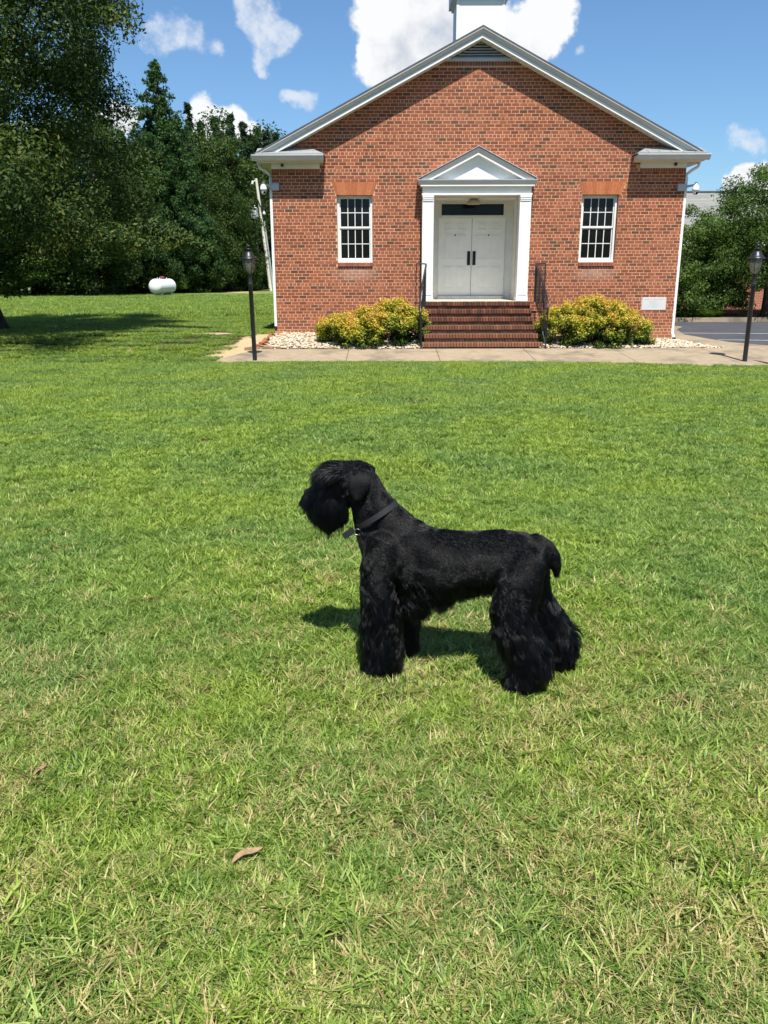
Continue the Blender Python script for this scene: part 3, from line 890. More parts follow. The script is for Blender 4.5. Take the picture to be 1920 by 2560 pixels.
# ------------------------------------------------------------------ doorway with pediment
def build_portico():
    P = MB(); PC = 2.385
    yp = 22.50; yq = yp - .07
    por = bpy.data.objects.new('doorway_surround', None); COL.objects.link(por); por.parent = church
    for x0, x1 in ((1.0, 1.29), (3.48, 3.77)):
        m = MB(); m.box(x0, x1, yq, FY - .008, .795, 3.40)
        pl = m.build('pilaster', M['white'], por)
        m = MB(); m.box(x0 + .03, x1 - .03, yq - .012, yq - .001, .95, 3.13); 
        m.build('raised_panel', M['white'], pl)
        m = MB()
        for z0, z1, e in ((3.30, 3.335, .012), (3.345, 3.398, .02), (3.262, 3.285, .006)): m.box(x0 + .02 - e, x1 - .02 + e, yq - .012 - e, yq - .001, z0, z1)
        m.build('capital', M['white'], pl)
        for k in range(4):
            x = x0 + .065 + k * .053
            m = MB(); m.box(x - .012, x + .012, yq - .016, yq - .0125, 3.135, 3.15); m.build('scallop', M['box_grey'], pl)
        m = MB(); m.box(x0 - .01, x1 + .01, yq - .018, FY - .009, .797, .90); m.build('plinth', M['white'], pl)
    m = MB(); m.box(1.0, 3.77, yp - .036, FY - .008, 3.402, 3.61); m.box(.985, 3.785, yp - .086, FY - .009, 3.405, 3.45)
    m.build('frieze', M['white'], por)
    # horizontal cornice
    def corn(prof, name, mat, a, b):
        m = MB(); m.extrude(prof, 'x', a, b); return m.build(name, mat, por)
    m = MB(); yo = yp - .206; yf = yp - .143
    # cornice with mitred ends: profile swept to both sides
    prof = [(yo, 3.765), (yo + .004, 3.745), (yf, 3.652)]
    def mit(y, extra=0): return (y - (yp)) * -1
    vsL = []; rows = []
    for y, z in prof:
        e = (yp - y)
        rows.append([(1.0 - e * .62, FY - .01, z), (1.0 - e * .62, y, z), (3.77 + e * .62, y, z), (3.77 + e * .62, FY - .01, z)])
    for a, b in zip(rows[:-1], rows[1:]): 
        for k in range(3): m.quad(a[k], a[k + 1], b[k + 1], b[k])
    m.quad(rows[0][0], rows[0][1], rows[0][2], rows[0][3])
    m.quad(rows[-1][0], rows[-1][1], rows[-1][2], rows[-1][3])
    m.build('cornice', M['gutter'], por)
    m = MB(); m.box(.945, 3.825, yf, FY - .011, 3.611, 3.650); m.build('cornice_fillet', M['white'], por)
    # tympanum and raking cornices
    zp, zb = 4.545, 3.80; hw = 1.487; sl = (zp - zb) / hw
    m = MB(); m.extrude([(1.0, 3.766), (3.77, 3.766), (PC, 3.766 + 1.385 * sl)], 'y', yp + .012, yp + .05); ty = m.build('tympanum', M['white'], por)
    for s in (-1, 1):
        m = MB(); along_rake(s, [(yo + .0, -.045), (yf, -.155), (yo + .2, -.155), (yo + .2, -.045)], 0, hw - .07, m, xc=PC, z0=zp, sl=sl); m.build('raking_cornice', M['gutter'], por)
        m = MB(); along_rake(s, [(yf, -.157), (yf, -.200), (yp + .011, -.200), (yp + .011, -.157)], 0, hw - .16, m, xc=PC, z0=zp, sl=sl); m.build('rake_fillet', M['white'], por)
        m = MB(); along_rake(s, [(yo - .008, .0), (FY - .009, .0), (FY - .009, -.012), (yo - .008, -.012)], 0, hw + .0, m, xc=PC, z0=zp, sl=sl); m.build('flashing', M['gutter'], por)
        m = MB(); along_rake(s, [(yo + .004, -.013), (FY - .009, -.013), (FY - .009, -.044), (yo + .004, -.044)], 0, hw - .02, m, xc=PC, z0=zp, sl=sl); m.build('pediment_roof', M['shingle'], por)
    # twigs and dirt lying on the cornice ledge
    r = random.Random(9); m = MB()
    for k in range(22):
        x = 2.32 + r.random() * .32; z = 3.768
        m.box(x, x + r.uniform(.006, .03), yp - .01, yp + .005, z, z + r.uniform(.006, .028))
    o = m.build('ledge_dirt', M['box_grey'], por); tag(o, kind='stuff')
    # recess
    xl, xr, yb, zc = 1.24, 3.55, 24.0, 3.385
    m = MB(); m.box(xl - .06, xl - .001, FY - .007, yb, .795, zc); m.box(xr + .001, xr + .06, FY - .007, yb, .795, zc)
    m.box(xl - .06, xr + .06, FY - .006, yb + .06, zc + .002, zc + .05); m.build('recess_lining', M['soffit'], por)
    for x in (xr - .012,):
        m = MB(); m.box(x, x + .011, 23.2, 23.3, .80, zc - .002); m.build('recess_trim', M['soffit'], por)
    m = MB(); m.box(xl, 1.515, yb, yb + .06, .795, zc); m.box(3.355, xr, yb, yb + .06, .795, zc)
    m.box(1.515, 3.355, yb, yb + .06, 2.938, 3.017); m.box(1.515, 3.355, yb, yb + .06, 3.305, zc)
    m.box(1.515, 1.593, yb, yb + .06, 3.017, 3.305); m.box(3.290, 3.355, yb, yb + .06, 3.017, 3.305)
    m.build('door_frame', M['soffit'], por)
    m = MB()
    for a, b, c, d in ((1.495, 1.515, .80, 2.965), (3.355, 3.375, .80, 2.965)): m.box(a, b, yb - .014, yb - .001, c, d)
    m.box(1.495, 3.375, yb - .016, yb - .001, 2.967, 2.995); m.box(1.573, 1.593, yb - .012, yb - .001, 2.997, 3.305); m.box(3.290, 3.310, yb - .012, yb - .001, 2.997, 3.305); m.box(1.573, 3.310, yb - .012, yb - .001, 3.306, 3.325)
    m.build('door_casing', M['soffit'], por)
    m = MB(); m.box(1.593, 3.290, yb + .025, yb + .035, 3.017, 3.305); m.build('transom_pane', M['screen'], por)
    m = MB(); m.box(1.515, 3.355, yb - .10, yb + .06, .80, .885); m.build('threshold', M['galv'], por)
    m = MB(); m.box(1.516, 3.354, yb + .0585, yb + .0595, .80, 3.0); m.build('door_gap_dark', M['bronze'], por)  # dark sheet behind the doors, stands in for shade between the leaves
    for s, (a, b) in ((-1, (1.52, 2.431)), (1, (2.444, 3.350))):
        m = MB(); m.box(a, b, yb + .012, yb + .055, .892, 2.936)
        d = m.build('door', M['door'], por)
        cw = (b - a)
        for c0, c1 in ((.17, .43), (.57, .83)):
            for z0, z1 in ((2.64, 2.80), (1.87, 2.50), (1.08, 1.66)):
                x0, x1 = a + cw * c0, a + cw * c1
                mm = MB(); t_ = .012
                mm.box(x0, x1, yb - .004, yb + .0118, z1 - t_, z1); mm.box(x0, x1, yb - .004, yb + .0118, z0, z0 + t_)
                mm.box(x0, x0 + t_, yb + .0085, yb + .0117, z0 + t_, z1 - t_); mm.box(x1 - t_, x1, yb + .0085, yb + .0117, z0 + t_, z1 - t_)
                mm.bbox(x0 + .03, x1 - .03, yb + .006, yb + .0118, z0 + .03, z1 - .03, .004)
                mm.build('panel', M['door'], d)
        hx = 2.363 if s < 0 else 2.512
        m = MB(); m.box(hx - .043, hx + .043, yb - .004, yb + .0115, 1.707, 2.078)
        m.tube([(hx - .02, yb - .004, 2.0), (hx - .02, yb - .05, 1.98), (hx - .02, yb - .05, 1.80), (hx - .02, yb - .004, 1.78)], .009, 8)
        m.lathe([(0, 0), (.014, 0)], 10, (hx + .015, yb - .01, 1.86)); m.build('handle', M['bronze'], d)
        m = MB(); px = (a + b) / 2; m.box(px - .018, px + .018, yb + .002, yb + .0115, 2.48, 2.518); m.build('peephole', M['bronze'], d)
    # dome lamp on the recess ceiling
    m = MB(); m.lathe([(.19, -.135), (.185, -.09), (.155, -.045), (.10, -.012), (.06, 0), (.0, 0)], 22, (2.40, 23.35, zc)); m.lathe([(0, -.135), (.19, -.135)], 22, (2.40, 23.35, zc))
    o = m.build('ceiling_lamp', plain('lamp_shade', (.50, .44, .34), .5, .3)); tag(o, 'dome shaped ceiling lamp hanging above the church doors', 'lamp')
build_portico()

# ------------------------------------------------------------------ brick steps
def build_steps():
    st = empty('entrance_steps', (2.4, 21.3, 0), 'dark red brick steps climbing to the white church doors', 'steps')
    inv = Vector((2.4, 21.3, 0))
    r = random.Random(21)
    noz = [(.793, 22.05, 1.02, 3.80), (.606, 21.77, 1.02, 3.795), (.426, 21.49, 1.03, 3.787), (.241, 21.21, 1.02, 3.79), (.050, 20.93, 1.0, 3.83), (-.140, 20.65, .94, 3.915)]
    protoN = []; protoR = []
    for i in range(10):
        m = MB(); m.cur = (i + .5) / 10; m.bbox(-.0305, .0305, 0, .2, -.105, 0, .008); o = m.build('nosing_brick', M['step_brick'], None); protoN.append(o.data); bpy.data.objects.remove(o)
        m = MB(); m.cur = (i + .5) / 10; m.bbox(-.095, .095, 0, .1, -.068, 0, .006); o = m.build('riser_brick', M['step_brick'], None); protoR.append(o.data); bpy.data.objects.remove(o)
    core = MB()
    for i, (z, y, x0, x1) in enumerate(noz):
        yb = 22.79
        core.box(x0 + .01 - inv.x, x1 - .01 - inv.x, y + .046 - inv.y, (yb if i == 0 else noz[i - 1][1] + .03) - inv.y, -.5, z - .006)
        n = int(round((x1 - x0) / .0700)); p = (x1 - x0) / n
        for k in range(n):
            x = x0 + (k + .5) * p
            o = link('nosing_brick', protoN[r.randrange(10)], st); o.location = (x - inv.x, y + r.uniform(-.004, .004) - inv.y, z + r.uniform(-.002, .003))
            o.rotation_euler = (0, 0, r.uniform(-.01, .01))
        n = int(round((x1 - x0) / .203)); p = (x1 - x0) / n
        if i < 5:
            for k in range(n):
                o = link('riser_brick', protoR[r.randrange(10)], st); o.location = (x0 + (k + .5) * p - inv.x, y + .042 - inv.y, z - .112); 
                if k == 0 or k == n - 1: o.scale = (.93, 1, 1)
    core.build('step_core', plain('step_mortar', (.15, .090, .062), .95, .1, var=.3), st)
    m = MB(); m.box(1.0 - inv.x, 3.80 - inv.x, 22.256 - inv.y, 24.05 - inv.y, .72, .793); m.build('landing_slab', plain('landing', (.60, .55, .43), .8, .2), st)
build_steps()

# ------------------------------------------------------------------ handrails
def build_rail(side):
    if side > 0:
        lab = 'black iron handrail with dense balusters on the right of the brick steps'
        T = Vector((3.90, 22.10, 1.73)); O_ = Vector((4.15, 22.10, 1.74)); B = Vector((3.99, 20.62, .72)); F = Vector((3.96, 20.58, -.32))
    else:
        lab = 'black iron handrail at the left of the brick steps, lower end in the bush'
        T = Vector((1.085, 22.10, 1.73)); O_ = Vector((.84, 22.10, 1.74)); B = Vector((.90, 20.66, .62)); F = Vector((.925, 20.62, -.32))
    base = Vector((F.x, F.y, F.z))
    h = empty('handrail', base, lab, 'handrail', 'iron handrails beside the steps')
    def L(p): return Vector(p) - base
    m = MB(); m.tube([L(O_), L(T)], .016, 4, smooth=False); m.tube([L(T), L(T) + Vector((0, -.12, -.04)), L(B) + Vector((0, .42, .33)), L(B) + Vector((0, .16, .14)), L(B) + Vector((.0, .04, .02)), L(B) + Vector((-.01, .0, -.10)), L(B) + Vector((-.02, .03, -.2))], [.024] * 7, 6, flat=.55)
    m.build('rail', M['black_iron'], h)
    for p, q in ((O_, .60), (T, .78)):
        m = MB(); a = L(p); m.box(a.x - .014, a.x + .014, a.y - .014, a.y + .014, q - base.z if side < 0 and p is O_ else q - base.z, a.z - .015); m.build('post', M['black_iron'], h)
    m = MB(); m.tube([L(B) + Vector((-.01, 0, -.05)), L(F)], .018, 4, smooth=False); m.build('post', M['black_iron'], h)
    # balusters along the flight
    n = 16
    for k in range(1, n):
        f = k / n; p = T.lerp(B, f); zt = p.z + .0; zb = zt - .88 + .06 * f
        m = MB(); a = L((p.x, p.y, zb)); b = L((p.x, p.y, zt - .015)); m.box(a.x - .007, a.x + .007, a.y - .007, a.y + .007, a.z, b.z + .03 * (f < .85)); m.build('baluster', M['black_iron'], h)
    m = MB(); m.tube([L(T) - Vector((0, 0, .86)), L(B) - Vector((0, 0, .80))], .011, 4, smooth=False); m.build('bottom_rail', M['black_iron'], h)
    if side > 0:
        for k in range(1, 8):
            x = T.x + (O_.x - T.x) * k / 8
            m = MB(); a = L((x, T.y, .74)); m.box(a.x - .006, a.x + .006, a.y - .006, a.y + .006, a.z, 1.73 - base.z); m.build('baluster', M['black_iron'], h)
        m = MB(); a = L((T.x, T.y, .83)); m.box(a.x, a.x + .25, a.y - .008, a.y + .008, a.z - .01, a.z + .01); m.build('bottom_rail', M['black_iron'], h)
        m = MB(); m.tube([L((3.93, 20.9, .12)), L((3.96, 20.62, -.16))], .012, 6); m.build('brace', M['galv'], h)
build_rail(1); build_rail(-1)

# ------------------------------------------------------------------ downspouts, plaque, wall cameras
def build_wall_fittings():
    for s in (-1, 1):
        wx = WX0 if s < 0 else WX1
        m = MB(); x = wx + s * .035; zb = .06 if s < 0 else -.16
        m.box(x - .033, x + .033, FY + .0, FY + .09, zb + .08, 3.86)
        m.tube([(x, FY + .045, 3.84), (x, FY + .045, 3.92), (wx + s * .16, FY + .045, 4.02), (wx + s * .30, FY + .045, 4.10), (wx + s * .33, FY + .045, 4.16), (wx + s * .33, FY + .045, 4.24)], .036, 8)
        if s > 0: m.tube([(x, FY + .045, zb + .12), (x + .01, FY - .03, zb + .02), (x + .01, FY - .12, zb - .03)], .038, 8)
        d = m.build('downspout', M['white'], church)
        m = MB()
        if s < 0: m.box(x - .036, x + .036, FY - .003, FY + .093, zb - .02, zb + .079)
        else: m.box(x - .03, x + .05, FY - .16, FY - .10, zb - .09, zb - .02)
        m.build('boot', M['black_iron'], d)
    m = MB(); m.bbox(6.90, 7.54, FY - .012, FY + .05, .537, .868, .006); pq = m.build('plaque', M['plaque'], church)
    r = random.Random(4); m = MB()
    for z, x0, x1, hh in ((.805, 6.98, 7.45, .016), (.752, 7.08, 7.30, .014), (.712, 7.10, 7.38, .012), (.672, 7.16, 7.34, .012), (.632, 7.06, 7.40, .012), (.596, 7.18, 7.32, .012)):
        x = x0
        while x < x1:
            w = r.uniform(.008, .016); m.box(x, x + w, FY - .0135, FY - .0122, z, z + hh); x += w + r.uniform(.006, .018)
    m.build('lettering', M['plaque_ink'], pq)
    # pan-tilt dome cameras on the corners
    for s in (-1, 1):
        wx = WX0 if s < 0 else WX1
        if s < 0: zc, lab = 3.64, 'white dome camera on a grey box at the left corner of the church'
        else: zc, lab = 3.60, 'white dome camera on a grey box at the right corner of the church'
        c = empty('dome_camera', (wx, FY - .03, zc), lab, 'security camera', 'dome cameras on the church corners')
        m = MB()
        a, b = (-.02, .185) if s < 0 else (-.20, .02)
        m.bbox(a, b, -.055, .02, -.085, .085, .006)
        m.build('junction_box', M['box_grey'], c)
        m = MB()
        m.tube([(s * .03, -.02, .02), (s * .12, -.07, .035), (s * .21, -.10, .05)], [.035, .028, .026], 8); m.build('bracket', M['box_grey'], c)
        m = MB(); hx = s * (.20 if s < 0 else .235)
        m.lathe([(0, .12), (.035, .115), (.042, .06), (.07, .02), (.088, -.05), (.094, -.085), (.06, -.09), (0, -.09)], 18, (hx, -.12, 0)); m.build('housing', M['cam_white'], c)
        m = MB(); m.lathe([(0, -.195), (.035, -.19), (.062, -.165), (.07, -.13), (.066, -.092)], 16, (hx, -.12, 0)); hd = m.build('camera_head', M['cam_white'], c)
        m = MB(); v0 = Vector((hx + (.025 if s < 0 else .01), -.165, -.145)); dv = Vector((.25 if s < 0 else .1, -1, -.25)).normalized()
        m.tube([v0, v0 + dv * .03], .033, 12); m.build('lens', M['glass'], hd)
    # cable dangling below the left return
    m = MB(); m.tube([(-3.1, FY - .1, 4.17), (-3.07, FY - .1, 4.08), (-2.98, FY - .05, 4.09), (-2.9, FY - .02, 4.02), (-2.88, FY - .02, 3.73)], .006, 5); o = m.build('camera_cable', M['bronze'])
    tag(o, 'thin dark cable drooping from the left eave to the camera box', 'cable')
build_wall_fittings()

# ------------------------------------------------------------------ lamp posts
def build_lamp(x, y, z, lean, lab):
    g_ = (lean, 0)
    l = empty('lamp_post', (x, y, z), lab, 'lamp post', 'black lamp posts along the walk')
    def mk(prof, name, mat, n=16, par=l):
        m = MB(); m.lathe(prof, n); o = m.build(name, mat, par); return o
    post = mk([(.052, -.1), (.052, 0), (.050, .02), (.048, 1.62), (.055, 1.63), (.055, 1.70), (.046, 1.72), (.040, 1.88), (.052, 1.90), (.06, 1.93), (.0, 1.93)], 'post', M['black_iron'])
    m = MB(); m.lathe([(0, 0), (.012, 0), (.012, .05), (0, .05)], 8, (0, -.07, 1.68)); m.build('photocell', M['black_iron'], l)
    # lantern: six glass panels between curved ribs
    m0, t = new_mat('lantern_glass') if 'lantern_glass' not in bpy.data.materials else (bpy.data.materials['lantern_glass'], None)
    if t is not None:
        b1 = t.node('ShaderNodeBsdfTransparent', {'Color': (.80, .82, .76, 1)}); b2 = t.node('ShaderNodeBsdfGlossy', {'Roughness': .12, 'Color': (.8, .8, .8, 1)})
        b3 = t.node('ShaderNodeBsdfDiffuse', {'Color': (.30, .29, .24, 1)})
        mx0 = t.node('ShaderNodeMixShader', {0: .28}); t.l.new(b1.outputs[0], mx0.inputs[1]); t.l.new(b3.outputs[0], mx0.inputs[2])
        mx = t.node('ShaderNodeMixShader', {0: .12}); t.l.new(mx0.outputs[0], mx.inputs[1]); t.l.new(b2.outputs[0], mx.inputs[2])
        t.l.new(mx.outputs[0], t.out.inputs['Surface'])
    prof = [(.070, 1.935), (.108, 1.975), (.135, 2.05), (.148, 2.14), (.148, 2.225)]
    m = MB(); m.lathe(prof, 6, smooth=False); gl = m.build('lantern_glass', m0, l)
    for k in range(6):
        t_ = 2 * math.pi * k / 6
        m = MB(); m.tube([((r_ + .003) * math.cos(t_), (r_ + .003) * math.sin(t_), z_) for r_, z_ in prof], .0075, 5); m.build('rib', M['black_iron'], l)
    mk([(0, 1.94), (.02, 1.94), (.02, 2.03), (.028, 2.035), (.03, 2.10), (.012, 2.14), (0, 2.14)], 'bulb', plain('bulb_%d' % int(x), (.7, .66, .5), .4), 10)
    rf = mk([(.150, 2.222), (.182, 2.228), (.184, 2.236), (.15, 2.262), (.115, 2.31), (.088, 2.365), (.07, 2.385), (.035, 2.39), (.035, 2.40)], 'lantern_roof', M['black_iron'], 24)
    mk([(.035, 2.395), (.036, 2.42), (.062, 2.43), (.066, 2.437), (.045, 2.452), (.022, 2.458), (.018, 2.485), (.045, 2.492), (.048, 2.50), (.035, 2.517), (.016, 2.525), (0, 2.53)], 'finial', M['black_iron'], 16, rf)
    l.rotation_euler = (0, lean, 0)
    return l
build_lamp(-2.925, 19.05, -.41, R(-.8), 'black lamp post at the left end of the walk near the sandy patch')
build_lamp(7.955, 18.45, -.44, R(-.1), 'black lamp post at the right end of the walk, in front of the parking lot')

# ------------------------------------------------------------------ white gravel beds and edging bricks
def gravel(name, poly, n, seed):
    r = np.random.default_rng(seed)
    poly = np.array(poly); mn, mx = poly.min(0), poly.max(0)
    P = []
    def inside(p):
        c = False; j = len(poly) - 1
        for i in range(len(poly)):
            a, b = poly[i], poly[j]
            if (a[1] > p[1]) != (b[1] > p[1]) and p[0] < (b[0] - a[0]) * (p[1] - a[1]) / (b[1] - a[1]) + a[0]: c = not c
            j = i
        return c
    while len(P) < n:
        q = mn + r.random(2) * (mx - mn)
        if inside(q): P.append(q)
    P = np.array(P)
    bm = bmesh.new(); bmesh.ops.create_icosphere(bm, subdivisions=1, radius=1); base = np.array([v.co for v in bm.verts]); bf = np.array([[v.index for v in f.verts] for f in bm.faces]); bm.free()
    V = []; F = []; T = []
    for i, p in enumerate(P):
        s = r.uniform(.018, .042) * np.array([r.uniform(.8, 1.5), r.uniform(.7, 1.1), r.uniform(.45, .8)])
        a = r.uniform(0, 6.28); ca, sa = math.cos(a), math.sin(a)
        b = base * (1 + r.normal(0, .13, (len(base), 1))) * s
        b = np.stack([b[:, 0] * ca - b[:, 1] * sa, b[:, 0] * sa + b[:, 1] * ca, b[:, 2]], 1)
        b += [p[0], p[1], bedz(p[0], p[1]) + r.uniform(0, .03)]
        V.append(b); F.append(bf + i * len(base)); T.append(np.full(len(base), r.random()))
    me = rawmesh(name, np.concatenate(V), np.concatenate(F), M['pebble'], attr={'tone': np.concatenate(T)})
    o = link(name, me); tag(o, kind='stuff')
    return o

def bedz(x, y):
    zf = -.285; zb = -.045 if x < 2 else (-.045 + (x - 2) / 5.8 * -.20)
    t = min(max((y - 20.62) / 2.15, 0), 1)
    return zf + (zb - zf) * (t ** .8)

def mat_pebble():
    m, t = new_mat('pebble'); tone = t.node('ShaderNodeAttribute', attribute_name='tone').outputs['Fac']
    n = t.noise(pos_attr(t), 40, 4, .6)
    c = t.ramp(tone, [(0, (.30, .22, .14)), (.25, (.46, .36, .25)), (.6, (.60, .50, .36)), (1, (.72, .64, .50))])
    c = t.mix(t.maprange(n, .4, .7, 0, .35), c, (.45, .36, .26)); bsdf(t, c, .8, .25, bump=n, bstr=.4, bdist=.004); return m
M['pebble'] = mat_pebble()

def build_beds():
    left = [(-2.86, 22.79), (-2.95, 22.3), (-2.85, 20.66), (1.0, 20.66), (1.0, 22.79)]
    right = [(3.83, 20.66), (8.35, 20.66), (8.1, 21.5), (7.9, 22.79), (3.83, 22.79)]
    for nm, poly in (('gravel_bed_base', left), ('gravel_bed_base', right)):
        m = MB(); xs = np.linspace(min(p[0] for p in poly), max(p[0] for p in poly), 10); ys = np.linspace(20.63, 22.79, 8)
        for i in range(9):
            for j in range(7):
                q = [(xs[i], ys[j]), (xs[i + 1], ys[j]), (xs[i + 1], ys[j + 1]), (xs[i], ys[j + 1])]
                m.add([(x, y, bedz(x, y) - .012) for x, y in q], [(0, 1, 2, 3)])
        m2 = M.setdefault('bed_soil', plain('bed_soil', (.30, .22, .14), .95, .1, var=.4, scale=12))
        o = m.build(nm, m2); tag(o, kind='structure')
    gravel('gravel', left, 3600, 3); gravel('gravel', right, 3200, 4)
    r = random.Random(12)
    me = []
    for k in range(4):
        m = MB(); m.cur = .35 + k * .2; m.bbox(-.1, .1, -.045, .045, -.03, .03, .006); o = m.build('edging_brick', M['arch_brick'] if k % 2 else M['brick'], None); me.append(o.data); bpy.data.objects.remove(o)
    # left: a diagonal line of tilted bricks from the wall corner to the walk
    L = [(-2.80, 22.62, -.02, 'brick standing on end with its core holes showing, at the left wall corner', (1.4, .1, .2)),
         (-2.93, 22.30, -.05, 'orange edging brick next to the upright one at the left wall corner', (.2, .3, 1.2)),
         (-2.98, 22.02, -.09, 'third edging brick from the left wall corner of the church', (.15, -.2, 1.5)),
         (-3.02, 21.72, -.12, 'tilted edging brick in the middle of the left gravel border', (.3, .1, 1.45)),
         (-3.03, 21.42, -.15, 'edging brick second from the broken concrete wedge, left gravel', (.1, .25, 1.6)),
         (-3.06, 21.15, -.18, 'edging brick right behind the broken concrete wedge, left gravel', (.25, 0, 1.4)),
         (-3.16, 20.92, -.21, 'brown brick lying flat at the sandy end of the left gravel border', (.1, .1, .5))]
    for x, y, z, lab, rot in L:
        o = link('edging_brick', me[r.randrange(4)]); o.location = (x, y, z); o.rotation_euler = rot; o.scale = (1, 1, 1); tag(o, lab, 'brick', 'loose bricks edging the gravel beds')
    m = MB(); m.extrude([(-3.0, 20.64), (-2.52, 20.64), (-2.82, 21.02)], 'z', -.30, -.22); o = m.build('concrete_wedge', plain('brown_concrete', (.33, .20, .13), .9, .1, var=.3)); tag(o, 'reddish brown concrete wedge at the left corner of the gravel bed', 'concrete block')
    m = MB(); m.extrude([(-3.42, 20.66), (-3.06, 20.68), (-3.1, 20.98), (-3.3, 21.02)], 'z', -.31, -.24); o = m.build('splash_block', bpy.data.materials['brown_concrete']); tag(o, 'flat brown block beside the concrete wedge near the left lamp post', 'concrete block')
    Rr = [(7.95, 22.2, 'first orange brick of the right gravel border, by the downspout'), (8.03, 22.0, 'second orange brick of the right gravel border'),
          (8.11, 21.78, 'third brick of the right gravel border, dark end showing'), (8.2, 21.5, 'orange brick midway along the right gravel border'),
          (8.27, 21.3, 'orange brick just past the middle of the right gravel border'), (8.36, 21.05, 'pale orange brick near the front of the right gravel border'),
          (8.5, 20.72, 'reddish brick at the front tip of the right gravel border')]
    for i, (x, y, lab) in enumerate(Rr):
        x -= .0; o = link('edging_brick', me[r.randrange(4)]); o.location = (x - .02, y, float(g(x, y)) + .045); o.rotation_euler = (r.uniform(-.2, .2), r.uniform(-.15, .15), r.uniform(-1.4, -.9)); tag(o, lab, 'brick', 'loose bricks edging the gravel beds')
    m = MB()
    m.add([(8.35, 20.6, -.345), (8.52, 20.62, -.355), (9.15, 17.6, -.405), (8.55, 17.75, -.395)], [(0, 1, 2, 3)])
    o = m.build('clay_soil_strip', plain('red_clay', (.30, .16, .095), .95, .1, var=.3)); tag(o, kind='structure')
    o.location.z = .0
    o = link('edging_brick', me[1]); o.location = (8.75, 17.45, -.40); o.rotation_euler = (.1, 1.2, .3); tag(o, 'broken brick at the far right end of the walk edge', 'brick', 'loose bricks edging the gravel beds')
build_beds()

# ------------------------------------------------------------------ foliage builders
def leaf_cloud(centers, radii, n, size, rs, up_bias=.35, tone_fn=None, long=1.6, squash=.8):
    """diamond leaves spread in clumps; returns verts, faces, tone"""
    centers = np.asarray(centers); radii = np.asarray(radii)
    w = radii ** 2; idx = rs.choice(len(centers), n, p=w / w.sum())
    d = rs.normal(size=(n, 3)); d /= np.linalg.norm(d, axis=1, keepdims=True)
    rad = rs.random(n) ** .45
    off = d * rad[:, None] * radii[idx][:, None]; off[:, 2] *= squash
    P = centers[idx] + off
    nrm = d * .8 + rs.normal(size=(n, 3)) * .55 + [0, 0, up_bias]; nrm /= np.linalg.norm(nrm, axis=1, keepdims=True)
    a = np.cross(nrm, rs.normal(size=(n, 3))); a /= np.linalg.norm(a, axis=1, keepdims=True)
    b = np.cross(nrm, a)
    s = size * rs.uniform(.6, 1.3, n)[:, None]
    V = np.stack([P - a * s * long * .5, P + b * s * .36 + nrm * s * .08, P + a * s * long * .5, P - b * s * .36 + nrm * s * .08], 1).reshape(-1, 3)
    F = np.arange(4 * n).reshape(n, 4)
    tn = rs.random(n) * .6 + .2 + (rs.random(len(centers)) * .4 - .2)[idx]
    if tone_fn is not None: tn = tone_fn(P, off, radii[idx], tn)
    return V, F, np.repeat(np.clip(tn, 0, 1), 4)


def clumps(env, n, rs, rad, shell=.55):
    """clump centres in a crown; env(t, ang) radius for height fraction; returns centres on/inside the envelope"""
    C_ = []; Rd = []
    while len(C_) < n:
        t = rs.random(); ang = rs.random() * 2 * math.pi
        r_max, z = env(t, ang)
        if rs.random() > r_max / env.rmax + .1: continue
        rr = r_max * (shell + (1 - shell) * rs.random())
        C_.append((rr * math.cos(ang), rr * math.sin(ang), z)); Rd.append(rad * rs.uniform(.6, 1.25) * (.42 + .58 * r_max / env.rmax))
    return np.array(C_), np.array(Rd)


def make_env(kind, h0, h1, r):
    def env(t, ang):
        z = h0 + (h1 - h0) * t
        if kind == 'cone': rr = r * (1 - t) ** .8 * min(1, t * 8 + .5) + .15
        elif kind == 'round': rr = r * math.sqrt(max(0, 1 - (2 * t - .9) ** 2 * .8)) * (1 + .15 * math.sin(3 * ang + 5 * t))
        elif kind == 'pine': rr = r * (1 - t) ** .75 * (.7 + .3 * math.sin(t * 34)) + .08
        elif kind == 'wide': rr = r * (1 - t ** 2.2) ** .6 * (1 + .12 * math.sin(4 * ang))
        else: rr = r
        return rr, z
    env.rmax = r
    return env


def tree_meshes(name, kind, h, h0, r, nclump, nleaf, leaf, mat, seed, trunk_r, squash=.8, clump=None, limbs=7, long=1.6):
    rs = np.random.default_rng(seed); env = make_env(kind, h0, h, r)
    C_, Rd = clumps(env, nclump, rs, clump or r * .28, .2 if kind == 'cone' else .45)
    V, F, T = leaf_cloud(C_, Rd, nleaf, leaf, rs, squash=squash, long=long)
    crown = rawmesh('crown', V, F, mat, attr={'tone': T})
    m = MB(); top = h * (.93 if kind in ('cone', 'pine') else .72)
    pts = [(rs.normal(0, .03) * h * .3 * f, rs.normal(0, .03) * h * .3 * f, -.3 + (top + .3) * f) for f in np.linspace(0, 1, 7)]
    m.tube(pts, [trunk_r * (1 - .85 * f) * (1.35 if f == 0 else 1) for f in np.linspace(0, 1, 7)], 9)
    for k in range(limbs):
        c = C_[rs.integers(len(C_))]; z0 = max(h0 * .7, c[2] * .55); f = z0 / top
        s0 = Vector(pts[min(6, int(f * 6))]); s0.z = z0
        e = Vector(c); mid = s0.lerp(e, .5) + Vector((0, 0, .1 * h * .2)); m.tube([s0, mid, e], [trunk_r * .42, trunk_r * .26, trunk_r * .08], 6)
    o = m.build('trunk', M['bark'], None); tm = o.data; bpy.data.objects.remove(o)
    return crown, tm


def place_tree(name, meshes, loc, rz, sc, lab, cat='tree', group=None):
    t = empty(name, loc, lab, cat, group, rz); t.scale = sc if isinstance(sc, (tuple, list)) else (sc, sc, sc)
    link('crown', meshes[0], t); link('trunk', meshes[1], t)
    return t

